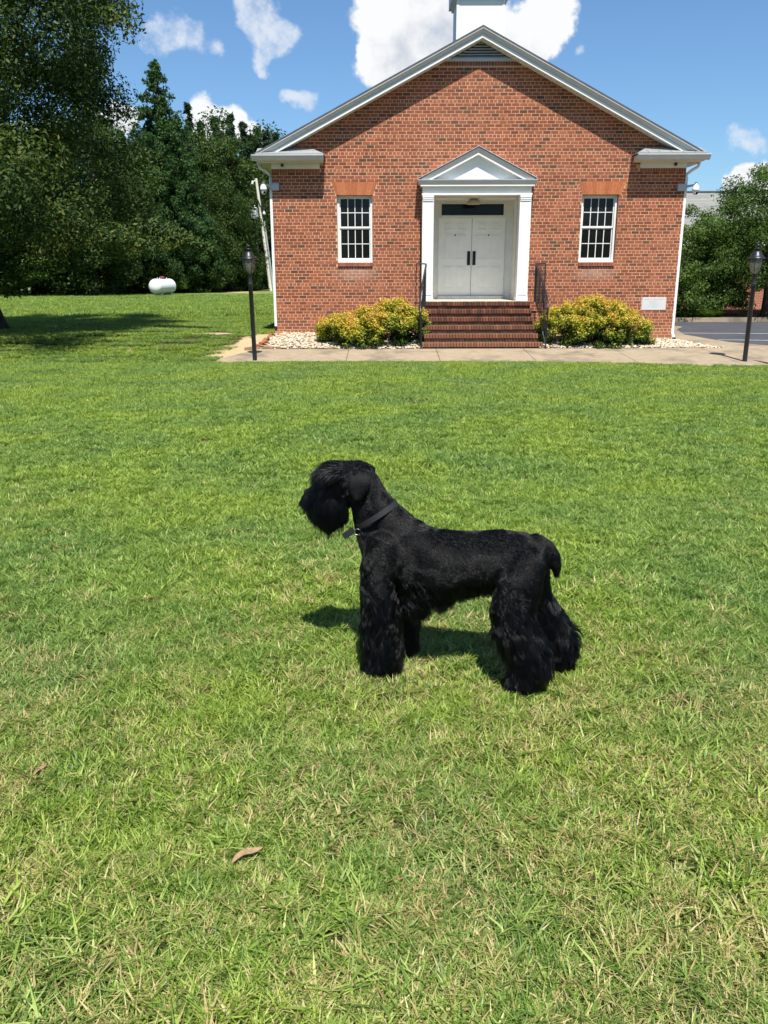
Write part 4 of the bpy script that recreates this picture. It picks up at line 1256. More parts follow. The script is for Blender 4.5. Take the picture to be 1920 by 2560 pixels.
G_mag = [(0, (.010, .024, .006)), (.35, (.026, .055, .011)), (.65, (.060, .098, .018)), (.9, (.115, .140, .028)), (1, (.19, .16, .05))]
G_gum = [(0, (.013, .034, .011)), (.5, (.034, .076, .022)), (.85, (.065, .120, .034)), (1, (.11, .17, .060))]
G_pine = [(0, (.008, .022, .011)), (.5, (.020, .048, .020)), (.85, (.040, .078, .028)), (1, (.07, .11, .04))]
G_oak = [(0, (.010, .026, .008)), (.5, (.036, .070, .015)), (.85, (.075, .115, .024)), (1, (.14, .15, .045))]
G_lite = [(0, (.025, .065, .010)), (.5, (.070, .14, .020)), (.85, (.13, .21, .035)), (1, (.2, .27, .06))]
G_crape = [(0, (.022, .050, .010)), (.5, (.072, .125, .024)), (.85, (.135, .195, .040)), (1, (.20, .24, .08))]
M['mag_leaf'] = mat_leaf('magnolia_leaves', G_mag, .6, .2, .22)
M['gum_leaf'] = mat_leaf('sweetgum_leaves', G_gum, .58, .28, .18)
M['pine_leaf'] = mat_leaf('pine_needles', G_pine, .5, .15, .3)
M['oak_leaf'] = mat_leaf('oak_leaves', G_oak, .58, .25, .18)
M['lite_leaf'] = mat_leaf('bright_leaves', G_lite, .45, .4, .35)
M['crape_leaf'] = mat_leaf('crape_leaves', G_crape, .52, .32, .25)


def build_magnolia():
    """big dark evergreen at the left edge"""
    rs = np.random.default_rng(31)
    C_ = []; Rd = []
    bx, by = -11.3, 23.2
    # crown outline: radius against height
    hz = [1.7, 2.4, 3.4, 4.6, 5.6, 6.6, 7.6, 9.0, 10.6, 12.0]; hr = [2.6, 4.6, 5.6, 5.1, 4.7, 4.9, 5.4, 5.4, 4.2, 1.5]
    while len(C_) < 520:
        z = rs.uniform(1.6, 12); R_ = np.interp(z, hz, hr); a = rs.random() * 6.28
        if rs.random() > R_ / 5.6: continue
        R_ *= 1 + .10 * math.sin(a * 3 + z * 1.3) + .07 * math.sin(a * 7 + z * 2.1)
        rr = R_ * rs.random() ** .45 - .2
        C_.append((rr * math.cos(a), rr * math.sin(a), z)); Rd.append(rs.uniform(.45, .95))
    # some long low boughs towards the right, that throw the pointed shadow on the lawn
    for k in range(14):
        f = k / 13; C_.append((4.6 + 2.0 * f, 1.3 - .5 * f, 2.9 - .6 * f)); Rd.append(.6 - .38 * f)
    for k in range(10):
        f = k / 9; C_.append((4.2 + 1.6 * f, -1.2 + .3 * f, 2.6 - .3 * f)); Rd.append(.5 - .3 * f)
    V, F, T = leaf_cloud(C_, Rd, 290000, .070, rs, up_bias=.3, squash=.75, long=1.7)
    crown = rawmesh('crown', V, F, M['mag_leaf'], attr={'tone': T})
    t = empty('magnolia_tree', (bx, by, -.15), 'huge dark glossy leaved tree filling the upper left of the lawn', 'tree')
    link('crown', crown, t)
    m = MB(); m.tube([(-.12, 1.9, -.35), (-.22, 1.9, .0), (-.45, 1.7, 1.2), (-.45, 1.0, 3.5), (-.1, .0, 6.5), (0, 0, 10.5)], [.56, .42, .34, .27, .2, .06], 14)
    for k in range(16):
        c = Vector(C_[rs.integers(len(C_))]); z0 = max(1.6, c.z * .6); s0 = Vector((0, .2, z0)); m.tube([s0, s0.lerp(c, .5) + Vector((0, 0, .3)), c], [.13, .08, .02], 7)
    m.build('trunk', M['bark'], t)
build_magnolia()


def build_treeline():
    kinds = {
        'gum': tree_meshes('g', 'cone', 15.7, 1.0, 5.0, 1100, 95000, .15, M['gum_leaf'], 41, .3, clump=.62),
        'oak': tree_meshes('o', 'round', 11, .8, 4.6, 170, 42000, .15, M['oak_leaf'], 42, .25, clump=1.2),
        'oak2': tree_meshes('o', 'round', 12, .6, 4.0, 170, 42000, .15, M['mag_leaf'], 43, .25, clump=1.1),
        'lite': tree_meshes('l', 'round', 5, .5, 3.0, 80, 18000, .15, M['lite_leaf'], 44, .12, clump=.8, squash=.45),
        'pine': tree_meshes('p', 'pine', 17, 3.0, 2.3, 260, 17000, .24, M['pine_leaf'], 45, .22, clump=.42, squash=1.1, long=2.6),
        'pine2': tree_meshes('p', 'pine', 16, 5.0, 2.0, 220, 14000, .24, M['pine_leaf'], 46, .2, clump=.40, squash=1.1, long=2.6),
        'shrub': tree_meshes('s', 'round', 3.0, .1, 1.8, 50, 8000, .14, M['oak_leaf'], 47, .06, clump=.6),
    }
    gz = -.15
    P = place_tree
    P('sweetgum_tree', kinds['gum'], (-17.5, 70.5, gz), 0, (1, 1, 1.09), 'tall cone shaped green tree with a pointed top behind the gas tank')
    P('oak_tree', kinds['oak2'], (-20.3, 60.5, gz), 1, (1.05, 1, .93), 'olive green broadleaf tree between the pointed tree and the huge dark tree')
    P('oak_tree', kinds['oak'], (-14.3, 74.0, gz), 2.2, (.78, .8, .86), 'rounded green tree just right of the tall pointed tree')
    P('oak_tree', kinds['oak2'], (-14.6, 80.0, gz), .5, (.95, 1, 1.10), 'brownish green broadleaf tree before the pines, nearer the utility pole')
    P('young_tree', kinds['lite'], (-27.0, 58.5, gz), 0, (1.35, 1, .98), 'small bright yellow green tree at the foot of the woods, far left')
    P('oak_tree', kinds['oak'], (-26.0, 64, gz), 4, (1.0, 1, 1.0), 'dark leafy tree rising behind the small bright green tree')
    P('oak_tree', kinds['oak2'], (-31.0, 62, gz), 3, (1.1, 1, 1.15), 'dark broadleaf tree at the left edge of the woods')
    P('young_tree', kinds['lite'], (-13.2, 76.0, gz), 1.4, (.75, .8, .75), 'small light green tree at the foot of the woods behind the left lamp post')
    P('young_tree', kinds['lite'], (-16.6, 69.0, gz), 2.4, (.6, .7, .62), 'low light green sapling at the foot of the woods right of the tank')
    r = random.Random(8)
    for (px_, hh) in ((440, 16.4), (475, 18.0), (505, 16.3), (540, 16.9), (556, 15.3), (578, 17.1), (610, 16.4), (628, 15.0), (645, 15.7), (665, 15.5), (690, 15.3), (272, 15.0), (246, 14.6), (300, 15.6)):
        y = 92 + r.uniform(-3, 4); x = (px_ - 960) / FPX * (y * .96 - 14 * .279)
        k = r.choice(['pine', 'pine2']); h0 = 17.0 if k == 'pine' else 16.0
        P('pine_tree', kinds[k], (x, y, gz), r.uniform(0, 6), (1, 1, hh * (y / 92) / h0), 'dark pine in the row of tops showing above the woods', 'pine tree', 'pines topping the far woods')
    # low shrubs along the foot of the wood
    xs = [(-33, 61), (-30, 62.5), (-24, 65), (-22.0, 66.0), (-20.0, 67.5), (-17.6, 68.0), (-13.2, 75.5), (-15.0, 70.5), (-12.2, 79), (-11.4, 84)]
    for x, y in xs:
        P('shrub', kinds['shrub'], (x, y, gz), r.uniform(0, 6), r.uniform(.8, 1.2), 'low dark shrub in the shaded foot of the far woods', 'shrub', 'shrubs along the foot of the woods')
    # the wood behind, one dark mass of leaves with trunks
    rs = np.random.default_rng(77); C_ = []; Rd = []
    for k in range(900):
        f = rs.random(); x = -62 + 58 * f
        yb = np.interp(x, [-62, -30, -21, -15, -5], [66, 68, 71, 82, 108]) + rs.random() * 8
        top = np.interp(x, [-62, -24, -19, -12, -4], [12.5, 13.5, 14.5, 15.0, 15.0]) * (.85 + .2 * rs.random())
        C_.append((x, yb, rs.random() ** .8 * top)); Rd.append(rs.uniform(1.0, 2.1))
    V, F, T = leaf_cloud(C_, Rd, 170000, .24, rs)
    o = link('woods', rawmesh('woods', V, F, M['oak_leaf'], attr={'tone': T * .8})); tag(o, kind='stuff')
    m = MB()
    for k in range(70):
        x = -60 + 56 * rs.random(); yb = np.interp(x, [-62, -30, -21, -15, -5], [64, 66, 70, 80, 105]) + rs.random() * 5; rr = rs.uniform(.1, .22)
        m.tube([(x, yb, -.3), (x + rs.normal() * .2, yb, 5), (x + rs.normal() * .3, yb, 10)], [rr, rr * .8, rr * .5], 6)
    o = m.build('woods_trunks', M['bark'], None, recalc=False); tag(o, kind='stuff'); o.name = 'undergrowth_stems'
    # ground litter under the woods and everything farther: a dark belt of distant forest around the horizon
    C_ = []; Rd = []
    for k in range(700):
        a = rs.random() * 2 * math.pi; d = rs.uniform(150, 190)
        x, y = d * math.sin(a), d * math.cos(a)
        C_.append((x, y, rs.random() * 13)); Rd.append(rs.uniform(4, 7))
    V, F, T = leaf_cloud(C_, Rd, 40000, 1.5, rs)
    o = link('distant_forest', rawmesh('distant_forest', V, F, M['oak_leaf'], attr={'tone': T})); tag(o, kind='stuff')
build_treeline()


def build_right_trees():
    a = tree_meshes('c', 'wide', 5.9, 1.6, 3.3, 170, 52000, .075, M['crape_leaf'], 61, .16, clump=.7, squash=.7, limbs=12)
    b = tree_meshes('c', 'round', 3.9, .15, 2.3, 130, 36000, .07, M['crape_leaf'], 62, .09, clump=.6, squash=.6, limbs=8)
    place_tree('leafy_tree', a, (15.85, 34.9, -.25), .6, (1, 1, 1.02), 'spreading green tree with a forked dark trunk past the parking lot kerb')
    place_tree('leafy_tree', b, (12.15, 35.0, -.25), 0, (1.0, 1, 1.06), 'low bushy green tree beside the right wall of the church')
    place_tree('leafy_tree', b, (10.2, 36.4, -.25), 2, (.8, .8, 1.05), 'small green tree half hidden behind the right corner of the church')
    place_tree('leafy_tree', b, (14.4, 36.4, -.25), 4, (.85, .8, .95), 'small green tree filling the gap between the low bushy tree and the forked trunk')
    # forked trunk
    t = bpy.data.objects['leafy_tree']
    m = MB(); m.tube([(-.9, -.4, -.2), (-.9, -.4, .8), (-1.2, -.5, 1.6), (-1.6, -.5, 2.6)], [.24, .2, .13, .07], 9); m.tube([(-.9, -.4, .7), (-.5, -.45, 1.5), (.0, -.5, 2.6)], [.18, .13, .06], 9)
    m.build('limb', M['bark'], t)
    # mound of strappy leaves by the kerb
    rs = np.random.default_rng(9); n = 3200
    th = rs.random(n) * 6.28; rad = rs.random(n) ** .5
    bx, by = rad * np.cos(th) * 1.0, rad * np.sin(th) * .38
    out = np.stack([np.cos(th), np.sin(th)], 1) * (rad[:, None] * .8 + .2) + rs.normal(0, .35, (n, 2))
    L = rs.uniform(.22, .40, n) * (1 - .4 * rad ** 2)
    side = np.stack([-out[:, 1], out[:, 0]], 1); side /= np.linalg.norm(side, axis=1, keepdims=True) + 1e-6
    P0 = np.stack([bx, by, np.zeros(n)], 1); P1 = P0 + np.concatenate([out * (L * .35)[:, None], (L * .95)[:, None]], 1); P2 = P0 + np.concatenate([out * (L * .95)[:, None], (L * .75)[:, None]], 1)
    S = np.concatenate([side, np.zeros((n, 1))], 1) * .011
    V = np.stack([P0 - S, P0 + S, P1 + S, P1 - S, P2 + S * .1, P2 - S * .1], 1).reshape(-1, 3)
    i = np.arange(n)[:, None] * 6; F = np.concatenate([i + [[0, 1, 2, 3]], i + [[3, 2, 4, 5]]])
    o = link('border_grass_clump', rawmesh('border_grass_clump', V, F, M['lite_leaf'], attr={'tone': np.repeat(rs.random(n), 6)})); o.location = (12.35, 33.7, -.235)
    tag(o, 'low mound of bright green strappy grass along the parking kerb', 'plant')
    # neighbouring brick building
    nb = empty('neighbour_building', (20, 42, -.3), 'red brick building with a plain grey shingle roof behind the right trees', 'building')
    m = MB(); m.box(-12, 14, 0, 12, 0, 3.15); m.build('wall', M['side_brick'], nb)
    m = MB(); m.add([(-12.5, -.5, 3.1), (14.5, -.5, 3.1), (14.5, 4.2, 5.78), (-12.5, 4.2, 5.78), (14.5, 12.5, 3.1), (-12.5, 12.5, 3.1)], [(0, 1, 2, 3), (3, 2, 4, 5)]); rf = m.build('roof', M['roof_far'], nb)
    m = MB(); m.box(-12.5, 14.5, 4.1, 4.3, 5.76, 5.83); m.build('ridge_cap', M['shingle'], rf)
    m = MB(); m.box(-12.5, 14.5, -.52, -.45, 2.98, 3.12); m.build('fascia', M['white'], nb)
    for x in (-8, -4, 0, 4): 
        m = MB(); m.box(x, x + 1, -.03, .02, 1.0, 2.5); w = m.build('window', M['white'], nb); m = MB(); m.box(x + .08, x + .92, -.04, -.031, 1.08, 2.42); m.build('pane', M['glass'], w)
build_right_trees()


def build_bushes():
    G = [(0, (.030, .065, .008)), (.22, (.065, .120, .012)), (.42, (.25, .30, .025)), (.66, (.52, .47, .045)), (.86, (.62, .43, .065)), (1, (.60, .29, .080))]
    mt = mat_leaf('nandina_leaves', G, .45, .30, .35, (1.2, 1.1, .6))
    def bush(name, cx, cy, rx, ry, h, base, seed, lab, prof, n=56000, dark=-.10):
        rs = np.random.default_rng(seed); C_ = []; Rd = []
        for k in range(420):
            u = rs.uniform(-1, 1); v = rs.uniform(-1, 1)
            if u * u + v * v > 1: continue
            top = np.interp(u, *prof) * math.sqrt(max(0, 1 - .55 * v * v)) * math.sqrt(max(.0, 1 - .35 * abs(u) ** 4))
            f = rs.random() ** .6
            C_.append((u * rx, v * ry, base + top * f * h - .06)); Rd.append(rs.uniform(.10, .20))
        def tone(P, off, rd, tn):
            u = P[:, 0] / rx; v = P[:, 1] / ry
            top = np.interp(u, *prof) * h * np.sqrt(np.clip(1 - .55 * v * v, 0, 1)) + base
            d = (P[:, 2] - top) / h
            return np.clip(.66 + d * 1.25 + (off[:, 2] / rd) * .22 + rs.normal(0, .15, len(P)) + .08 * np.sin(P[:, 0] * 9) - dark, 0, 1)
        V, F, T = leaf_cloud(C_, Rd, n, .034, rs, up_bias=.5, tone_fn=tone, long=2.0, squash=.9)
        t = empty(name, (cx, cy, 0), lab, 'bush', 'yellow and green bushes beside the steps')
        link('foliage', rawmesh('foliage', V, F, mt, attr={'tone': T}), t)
        m = MB()
        for k in range(26):
            x0, y0 = rs.uniform(-.6, .6) * rx, rs.uniform(-.6, .6) * ry; m.tube([(x0, y0, base - .05), (x0 * 1.2, y0 * 1.2, base + h * .35), (x0 * 1.5 + rs.normal() * .05, y0 * 1.4, base + h * .7)], [.010, .008, .004], 5)
        m.build('stem', M['bark'], t)
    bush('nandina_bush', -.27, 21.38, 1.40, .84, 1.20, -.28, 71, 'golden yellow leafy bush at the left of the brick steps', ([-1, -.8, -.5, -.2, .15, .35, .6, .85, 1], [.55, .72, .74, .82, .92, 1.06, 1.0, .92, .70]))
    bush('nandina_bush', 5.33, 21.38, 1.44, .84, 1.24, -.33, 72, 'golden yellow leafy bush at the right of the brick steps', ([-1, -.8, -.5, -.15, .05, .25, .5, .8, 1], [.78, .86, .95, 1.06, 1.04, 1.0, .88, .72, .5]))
build_bushes()

# ------------------------------------------------------------------ gas tank and utility pole
def build_tank():
    T = empty('gas_tank', (-15.3, 59.5, -.12), 'white horizontal gas tank with a dark red lid on the far lawn', 'gas tank', rz=R(70))
    m = MB(); r_ = .50; L = .82; prof = []
    for k in range(9):
        a = math.pi / 2 * k / 8; prof.append((r_ * math.sin(a), -L - r_ * .75 * math.cos(a)))
    for k in range(9):
        a = math.pi / 2 * (1 - k / 8); prof.append((r_ * math.sin(a), L + r_ * .75 * math.cos(a)))
    q = MB(); q.lathe(prof, 32); m.add([(z, x, y + .72) for x, y, z in q.v], q.f, True); b = m.build('body', M['tank'], T)
    q = MB(); q.lathe([(r_ + .004, -.012), (r_ + .012, 0), (r_ + .004, .012)], 32)
    for dx in (-.80, .80):
        m = MB(); m.add([(z + dx, x, y + .72) for x, y, z in q.v], q.f, True); m.build('weld_seam', M['tank'], T)
    m = MB(); m.lathe([(.19, 0), (.19, .09), (.17, .15), (.10, .185), (0, .19)], 18, (0, 0, 1.20)); m.build('valve_dome', M['rust'], T)
    for dx in (-.55, .55, -.3, .3):
        m = MB(); m.tube([(dx, 0, 1.2), (dx, 0, 1.30)], .02, 6); m.build('lifting_lug', M['tank'], T)
    for dx in (-.55, .55):
        m = MB(); m.box(dx - .06, dx + .06, -.34, .34, .0, .34); m.box(dx - .18, dx + .18, -.45, .45, -.08, .05); m.build('foot', M['galv'], T)
build_tank()

def build_pole():
    p = empty('utility_pole', (-10.35, 76.0, -.15), 'leaning grey utility pole with a transformer can behind the church corner', 'utility pole')
    B = Vector((.42, 0, 0)); Tp = Vector((-.52, 0, 9.35))
    m = MB(); m.tube([B + Vector((0, 0, -.4)), B.lerp(Tp, .5), Tp], [.16, .14, .11], 10); m.build('post', M['pole_wood'], p)
    m = MB(); m.tube([B.lerp(Tp, .0) + Vector((.22, -.1, 0)), B.lerp(Tp, .63) + Vector((.20, -.1, 0))], .10, 8); m.build('cable_guard', M['galv'], p)
    m = MB(); m.tube([B.lerp(Tp, .60) + Vector((.18, -.1, 0)), B.lerp(Tp, .75) + Vector((.1, -.12, 0)), B.lerp(Tp, .82) + Vector((-.1, -.15, 0))], .05, 7); m.build('riser_cable', M['black_iron'], p)
    c = B.lerp(Tp, .70) + Vector((-.50, -.1, 0))
    m = MB(); m.lathe([(0, .48), (.22, .46), (.30, .42), (.27, .40), (.25, .30), (.25, -.42), (.22, -.46), (0, -.46)], 16, c); tr = m.build('transformer_can', M['cam_white'], p)
    for k in range(6):
        a = k * math.pi / 3 - .5; m = MB(); m.box(-.01, .01, 0, .07, -.36, .28); 
        m.v = [(c.x + math.cos(a) * (.25 + y) - math.sin(a) * x, c.y + math.sin(a) * (.25 + y) + math.cos(a) * x, c.z + z) for x, y, z in m.v]; m.build('cooling_fin', M['galv'], tr)
    m = MB(); m.lathe([(0, .2), (.05, .18), (.03, .1), (.05, .05), (.04, 0)], 10, (c.x, c.y, c.z + .46)); m.build('bushing', M['cam_white'], tr)
    m = MB(); d = B.lerp(Tp, .70) + Vector((.3, -.1, 0)); m.lathe([(0, .2), (.05, .19), (.05, .08), (.14, .06), (.16, -.15), (0, -.15)], 10, d); m.build('cutout', M['galv'], p)
    m = MB(); e = Tp + Vector((-.26, 0, -.28)); m.tube([Tp + Vector((0, 0, -.1)), e], .05, 6); m.tube([e + Vector((-.08, 0, -.16)), e + Vector((-.02, 0, .1))], .10, 8); m.build('insulator', M['cam_white'], p)
build_pole()

# ------------------------------------------------------------------ lawn blades
def in_walk(x, y):
    f = np.vectorize(SW_F)(x)
    a = (x > -3.85) & (x < 9.3) & (y > f - .0) & (y < SW_B)
    b = (y > 20.55) & (y < 60) & (x > -3.0) & (x < 8.6)
    c = (x > 8.2) & (y > 17.9 - (x - 8.2) * .35)
    return a | b | c

def sand_amount(x, y):
    v = np.maximum(1 - np.hypot((x + 3.5) / .75, (y - 20.2) / 1.7), 1 - np.hypot((x + 3.25) / .6, (y - 21.5) / 1.7))
    for cx, cy, rx, ry in ((-4.75, 23.3, .7, .45), (-6.5, 20.9, .35, .22)): v = np.maximum(v, 1 - np.hypot((x - cx) / rx, (y - cy) / ry))
    return v

def blade_patch(n, size, h0, h1, w0, w1, seed, lean=.5, curl=.6, tuft=.0, spread=.022):
    rs = np.random.default_rng(seed)
    P = (rs.random((n, 2)) - .5) * size
    nc = max(2, n // 22); cl = (rs.random((nc, 2)) - .5) * size; ci = rs.integers(0, nc, n); tf = rs.random(n) < tuft
    P[tf] = cl[ci[tf]] + rs.normal(0, size * spread, (tf.sum(), 2))
    ch = rs.uniform(.75, 1.35, nc)
    h = rs.uniform(h0, h1, n) * np.where(tf, ch[ci], .85); w = rs.uniform(w0, w1, n)
    a = rs.random(n) * 6.28; ln = np.abs(rs.normal(lean, .3, n)); cu = rs.uniform(.2, 1, n) * curl
    out = np.stack([np.cos(a), np.sin(a)], 1); sd = np.stack([-np.sin(a), np.cos(a)], 1)
    tw = rs.normal(0, .6, n); sd2 = sd * np.cos(tw)[:, None] + out * np.sin(tw)[:, None]
    def lvl(f, wf, s):
        r_ = (ln * f + cu * f * f) * h; z = h * f * (1 - .28 * ln * f - .25 * cu * f)
        q = np.concatenate([P + out * r_[:, None], z[:, None]], 1)
        return np.concatenate([q[:, :2] + s * sd2 * (w * wf)[:, None], q[:, 2:]], 1)
    V = np.stack([lvl(0, .4, -1), lvl(0, .4, 1), lvl(.5, .5, 1), lvl(.5, .5, -1), lvl(1, .06, 1), lvl(1, .06, -1)], 1).reshape(-1, 3)
    i = np.arange(n)[:, None] * 6; F = np.concatenate([i + [[0, 1, 2, 3]], i + [[3, 2, 4, 5]]])
    tn = rs.random(n); tc_ = rs.random(nc); tn = np.where(tf, np.clip(tn * .40 + tc_[ci] * .60, 0, 1), tn)
    H = np.tile([0, 0, .5, .5, 1, 1], n)
    return V, F, np.repeat(tn, 6), H

def build_grass():
    src = bpy.data.collections.new('grass_sources')          # never linked to the scene
    def proto(i, *a, straw=0, green=False, **k):
        V, F, T, H = blade_patch(*a, **k)
        if green: T = np.repeat(np.random.default_rng(i + 50).choice([.25, .39, .52, .67, .79, .815, .93], len(T) // 6), 6)
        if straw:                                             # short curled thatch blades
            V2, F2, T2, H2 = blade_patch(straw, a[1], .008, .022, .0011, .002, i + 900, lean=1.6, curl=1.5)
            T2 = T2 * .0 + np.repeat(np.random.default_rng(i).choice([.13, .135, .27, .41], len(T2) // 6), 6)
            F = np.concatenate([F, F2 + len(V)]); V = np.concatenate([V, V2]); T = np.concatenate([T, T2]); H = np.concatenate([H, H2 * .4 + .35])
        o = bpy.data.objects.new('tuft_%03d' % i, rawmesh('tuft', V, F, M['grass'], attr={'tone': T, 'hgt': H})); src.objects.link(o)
    S = .30
    for i in range(7): proto(i, 1250, S, .016, .048, .0018, .0052, 100 + i, straw=420, tuft=.62, lean=.62)
    for i in range(15, 20): proto(i, 760, S, .022, .052, .0036, .0082, 100 + i, straw=100, tuft=.7, lean=.6)      # 15-19 wider blades, some steps away                       # 0-6 fine turf
    for i in range(7, 10): proto(i, 22, .08, .035, .078, .0038, .0070, 100 + i, lean=.8, curl=.8, green=True)           # 7-9 coarse broad blades
    for i in range(10, 13): proto(i, 1700, .8, .03, .085, .005, .010, 100 + i, straw=0, tuft=.6)                      # 10-12 wider blades for the middle distance
    for i in range(13, 15): proto(i, 12, .05, .03, .06, .005, .0085, 100 + i, lean=1.1, curl=.7, green=True)             # 13-14 low rosettes
    pts = []; idx = []; sc = []
    rs = np.random.default_rng(55)
    def lay(x0, x1, y0, y1, step, ids, s0, s1, cond=None, jit=.5):
        nx = int((x1 - x0) / step) + 1; ny = int((y1 - y0) / step) + 1
        X, Y = np.meshgrid(x0 + np.arange(nx) * step, y0 + np.arange(ny) * step); X = X.ravel() + rs.uniform(-jit, jit, X.size) * step; Y = Y.ravel() + rs.uniform(-jit, jit, Y.size) * step
        vis = (np.abs(X) < .50 * Y + 1.0)
        ok = vis & ~in_walk(X, Y)
        sa = sand_amount(X, Y); ok &= (sa < -.02 + rs.normal(0, .08, X.size))
        if cond is not None: ok &= cond(X, Y)
        X, Y = X[ok], Y[ok]
        pts.append(np.stack([X, Y, g(X, Y) - .002], 1)); idx.append(rs.choice(ids, len(X))); sc.append(rs.uniform(s0, s1, len(X)))
    fine = list(range(7))
    wide = list(range(15, 20))
    lay(-3, 3, 1.0, 3.6, .17, fine, .85, 1.15)
    lay(-3, 3, 1.0, 3.6, .42, wide, .85, 1.15)
    lay(-4, 4, 3.6, 6.4, .18, wide, .85, 1.15)
    lay(-4, 4, 3.6, 6.4, .30, fine, .85, 1.15)
    lay(-7, 7, 6.4, 11.0, .24, wide, 1.0, 1.35)
    lay(-11, 11, 11.0, 18.9, .42, [10, 11, 12], .7, .9)
    lay(-16, -3.0, 18.9, 33, .50, [10, 11, 12], .8, 1.1)
    lay(-3.3, 9, 18.4, 18.9, .12, fine, .9, 1.3)
    lay(-30, -3.0, 33, 62, 1.0, [10, 11, 12], 1.6, 2.2)
    patchy = lambda X, Y: snoise(np.stack([X, Y, X * 0], 1), 2.0, 3) + rs.normal(0, .5, len(X)) > .15
    lay(-3, 3, 1.0, 4.5, .105, [7, 8, 9, 13, 14], .65, 1.35, patchy)
    lay(-6, 6, 4.5, 10.0, .26, [7, 8, 9], .7, 1.2, patchy)
    P = np.concatenate(pts); I = np.concatenate(idx); Sc = np.concatenate(sc)
    me = bpy.data.meshes.new('grass'); me.vertices.add(len(P)); me.vertices.foreach_set('co', P.astype(np.float32).ravel())
    for nm, ty, val in (('pick', 'INT', I.astype(np.int32)), ('rz', 'FLOAT', rs.uniform(0, 6.28, len(P)).astype(np.float32)), ('sc', 'FLOAT', Sc.astype(np.float32))):
        a = me.attributes.new(nm, ty, 'POINT'); a.data.foreach_set('value', val)
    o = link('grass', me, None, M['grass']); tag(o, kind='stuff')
    ng = bpy.data.node_groups.new('lay_grass', 'GeometryNodeTree')
    ng.interface.new_socket('Geometry', in_out='INPUT', socket_type='NodeSocketGeometry'); ng.interface.new_socket('Geometry', in_out='OUTPUT', socket_type='NodeSocketGeometry')
    N = ng.nodes; L = ng.links
    gi = N.new('NodeGroupInput'); go = N.new('NodeGroupOutput')
    ci = N.new('GeometryNodeCollectionInfo'); ci.inputs['Collection'].default_value = src; ci.inputs['Separate Children'].default_value = True; ci.inputs['Reset Children'].default_value = True
    ip = N.new('GeometryNodeInstanceOnPoints'); ip.inputs['Pick Instance'].default_value = True
    def na(nm, ty):
        n = N.new('GeometryNodeInputNamedAttribute'); n.data_type = ty; n.inputs['Name'].default_value = nm; return n.outputs['Attribute']
    cx = N.new('ShaderNodeCombineXYZ'); L.new(na('rz', 'FLOAT'), cx.inputs[2])
    L.new(gi.outputs[0], ip.inputs['Points']); L.new(ci.outputs[0], ip.inputs['Instance']); L.new(na('pick', 'INT'), ip.inputs['Instance Index'])
    L.new(cx.outputs[0], ip.inputs['Rotation']); L.new(na('sc', 'FLOAT'), ip.inputs['Scale']); L.new(ip.outputs[0], go.inputs[0])
    md = o.modifiers.new('lay', 'NODES'); md.node_group = ng
    print('grass points', len(P))
build_grass()

def build_leaves():
    m = MB(); n = 17
    for i in range(n):
        f = i / (n - 1); w = .0105 * math.sin(math.pi * min(1, f * .95 + .03)) ** .7 * (1 + .14 * math.sin(f * 12)); z = .030 + .004 * math.sin(f * 6) + .004 * f
        x = (f - .5) * .088; y = .012 * math.sin(f * 3) 
        m.v += [(x, y - w, z + .006), (x, y, z), (x, y + w, z + .009)]; m.tone += [.5] * 3
        if i: 
            b = 3 * i
            for k in (0, 1): m.f.append([b - 3 + k, b + k, b + k + 1, b - 3 + k + 1]); m.sm.append(True)
    mt = plain('dead_leaf', (.36, .23, .13), .7, .2, var=.35, scale=60)
    o = m.build('dead_leaf', mt); o.location = (-.365, 1.885, .006); o.rotation_euler = (0, -.12, R(28)); tag(o, 'curled tan dead leaf lying on the grass in the lower left', 'leaf')
    o2 = link('dead_leaf', o.data); o2.location = (-1.10, 2.32, -.002); o2.rotation_euler = (.3, -.3, R(50)); o2.scale = (.6, .5, .8); tag(o2, 'small reddish dead leaf in the grass near the left edge', 'leaf')
build_leaves()
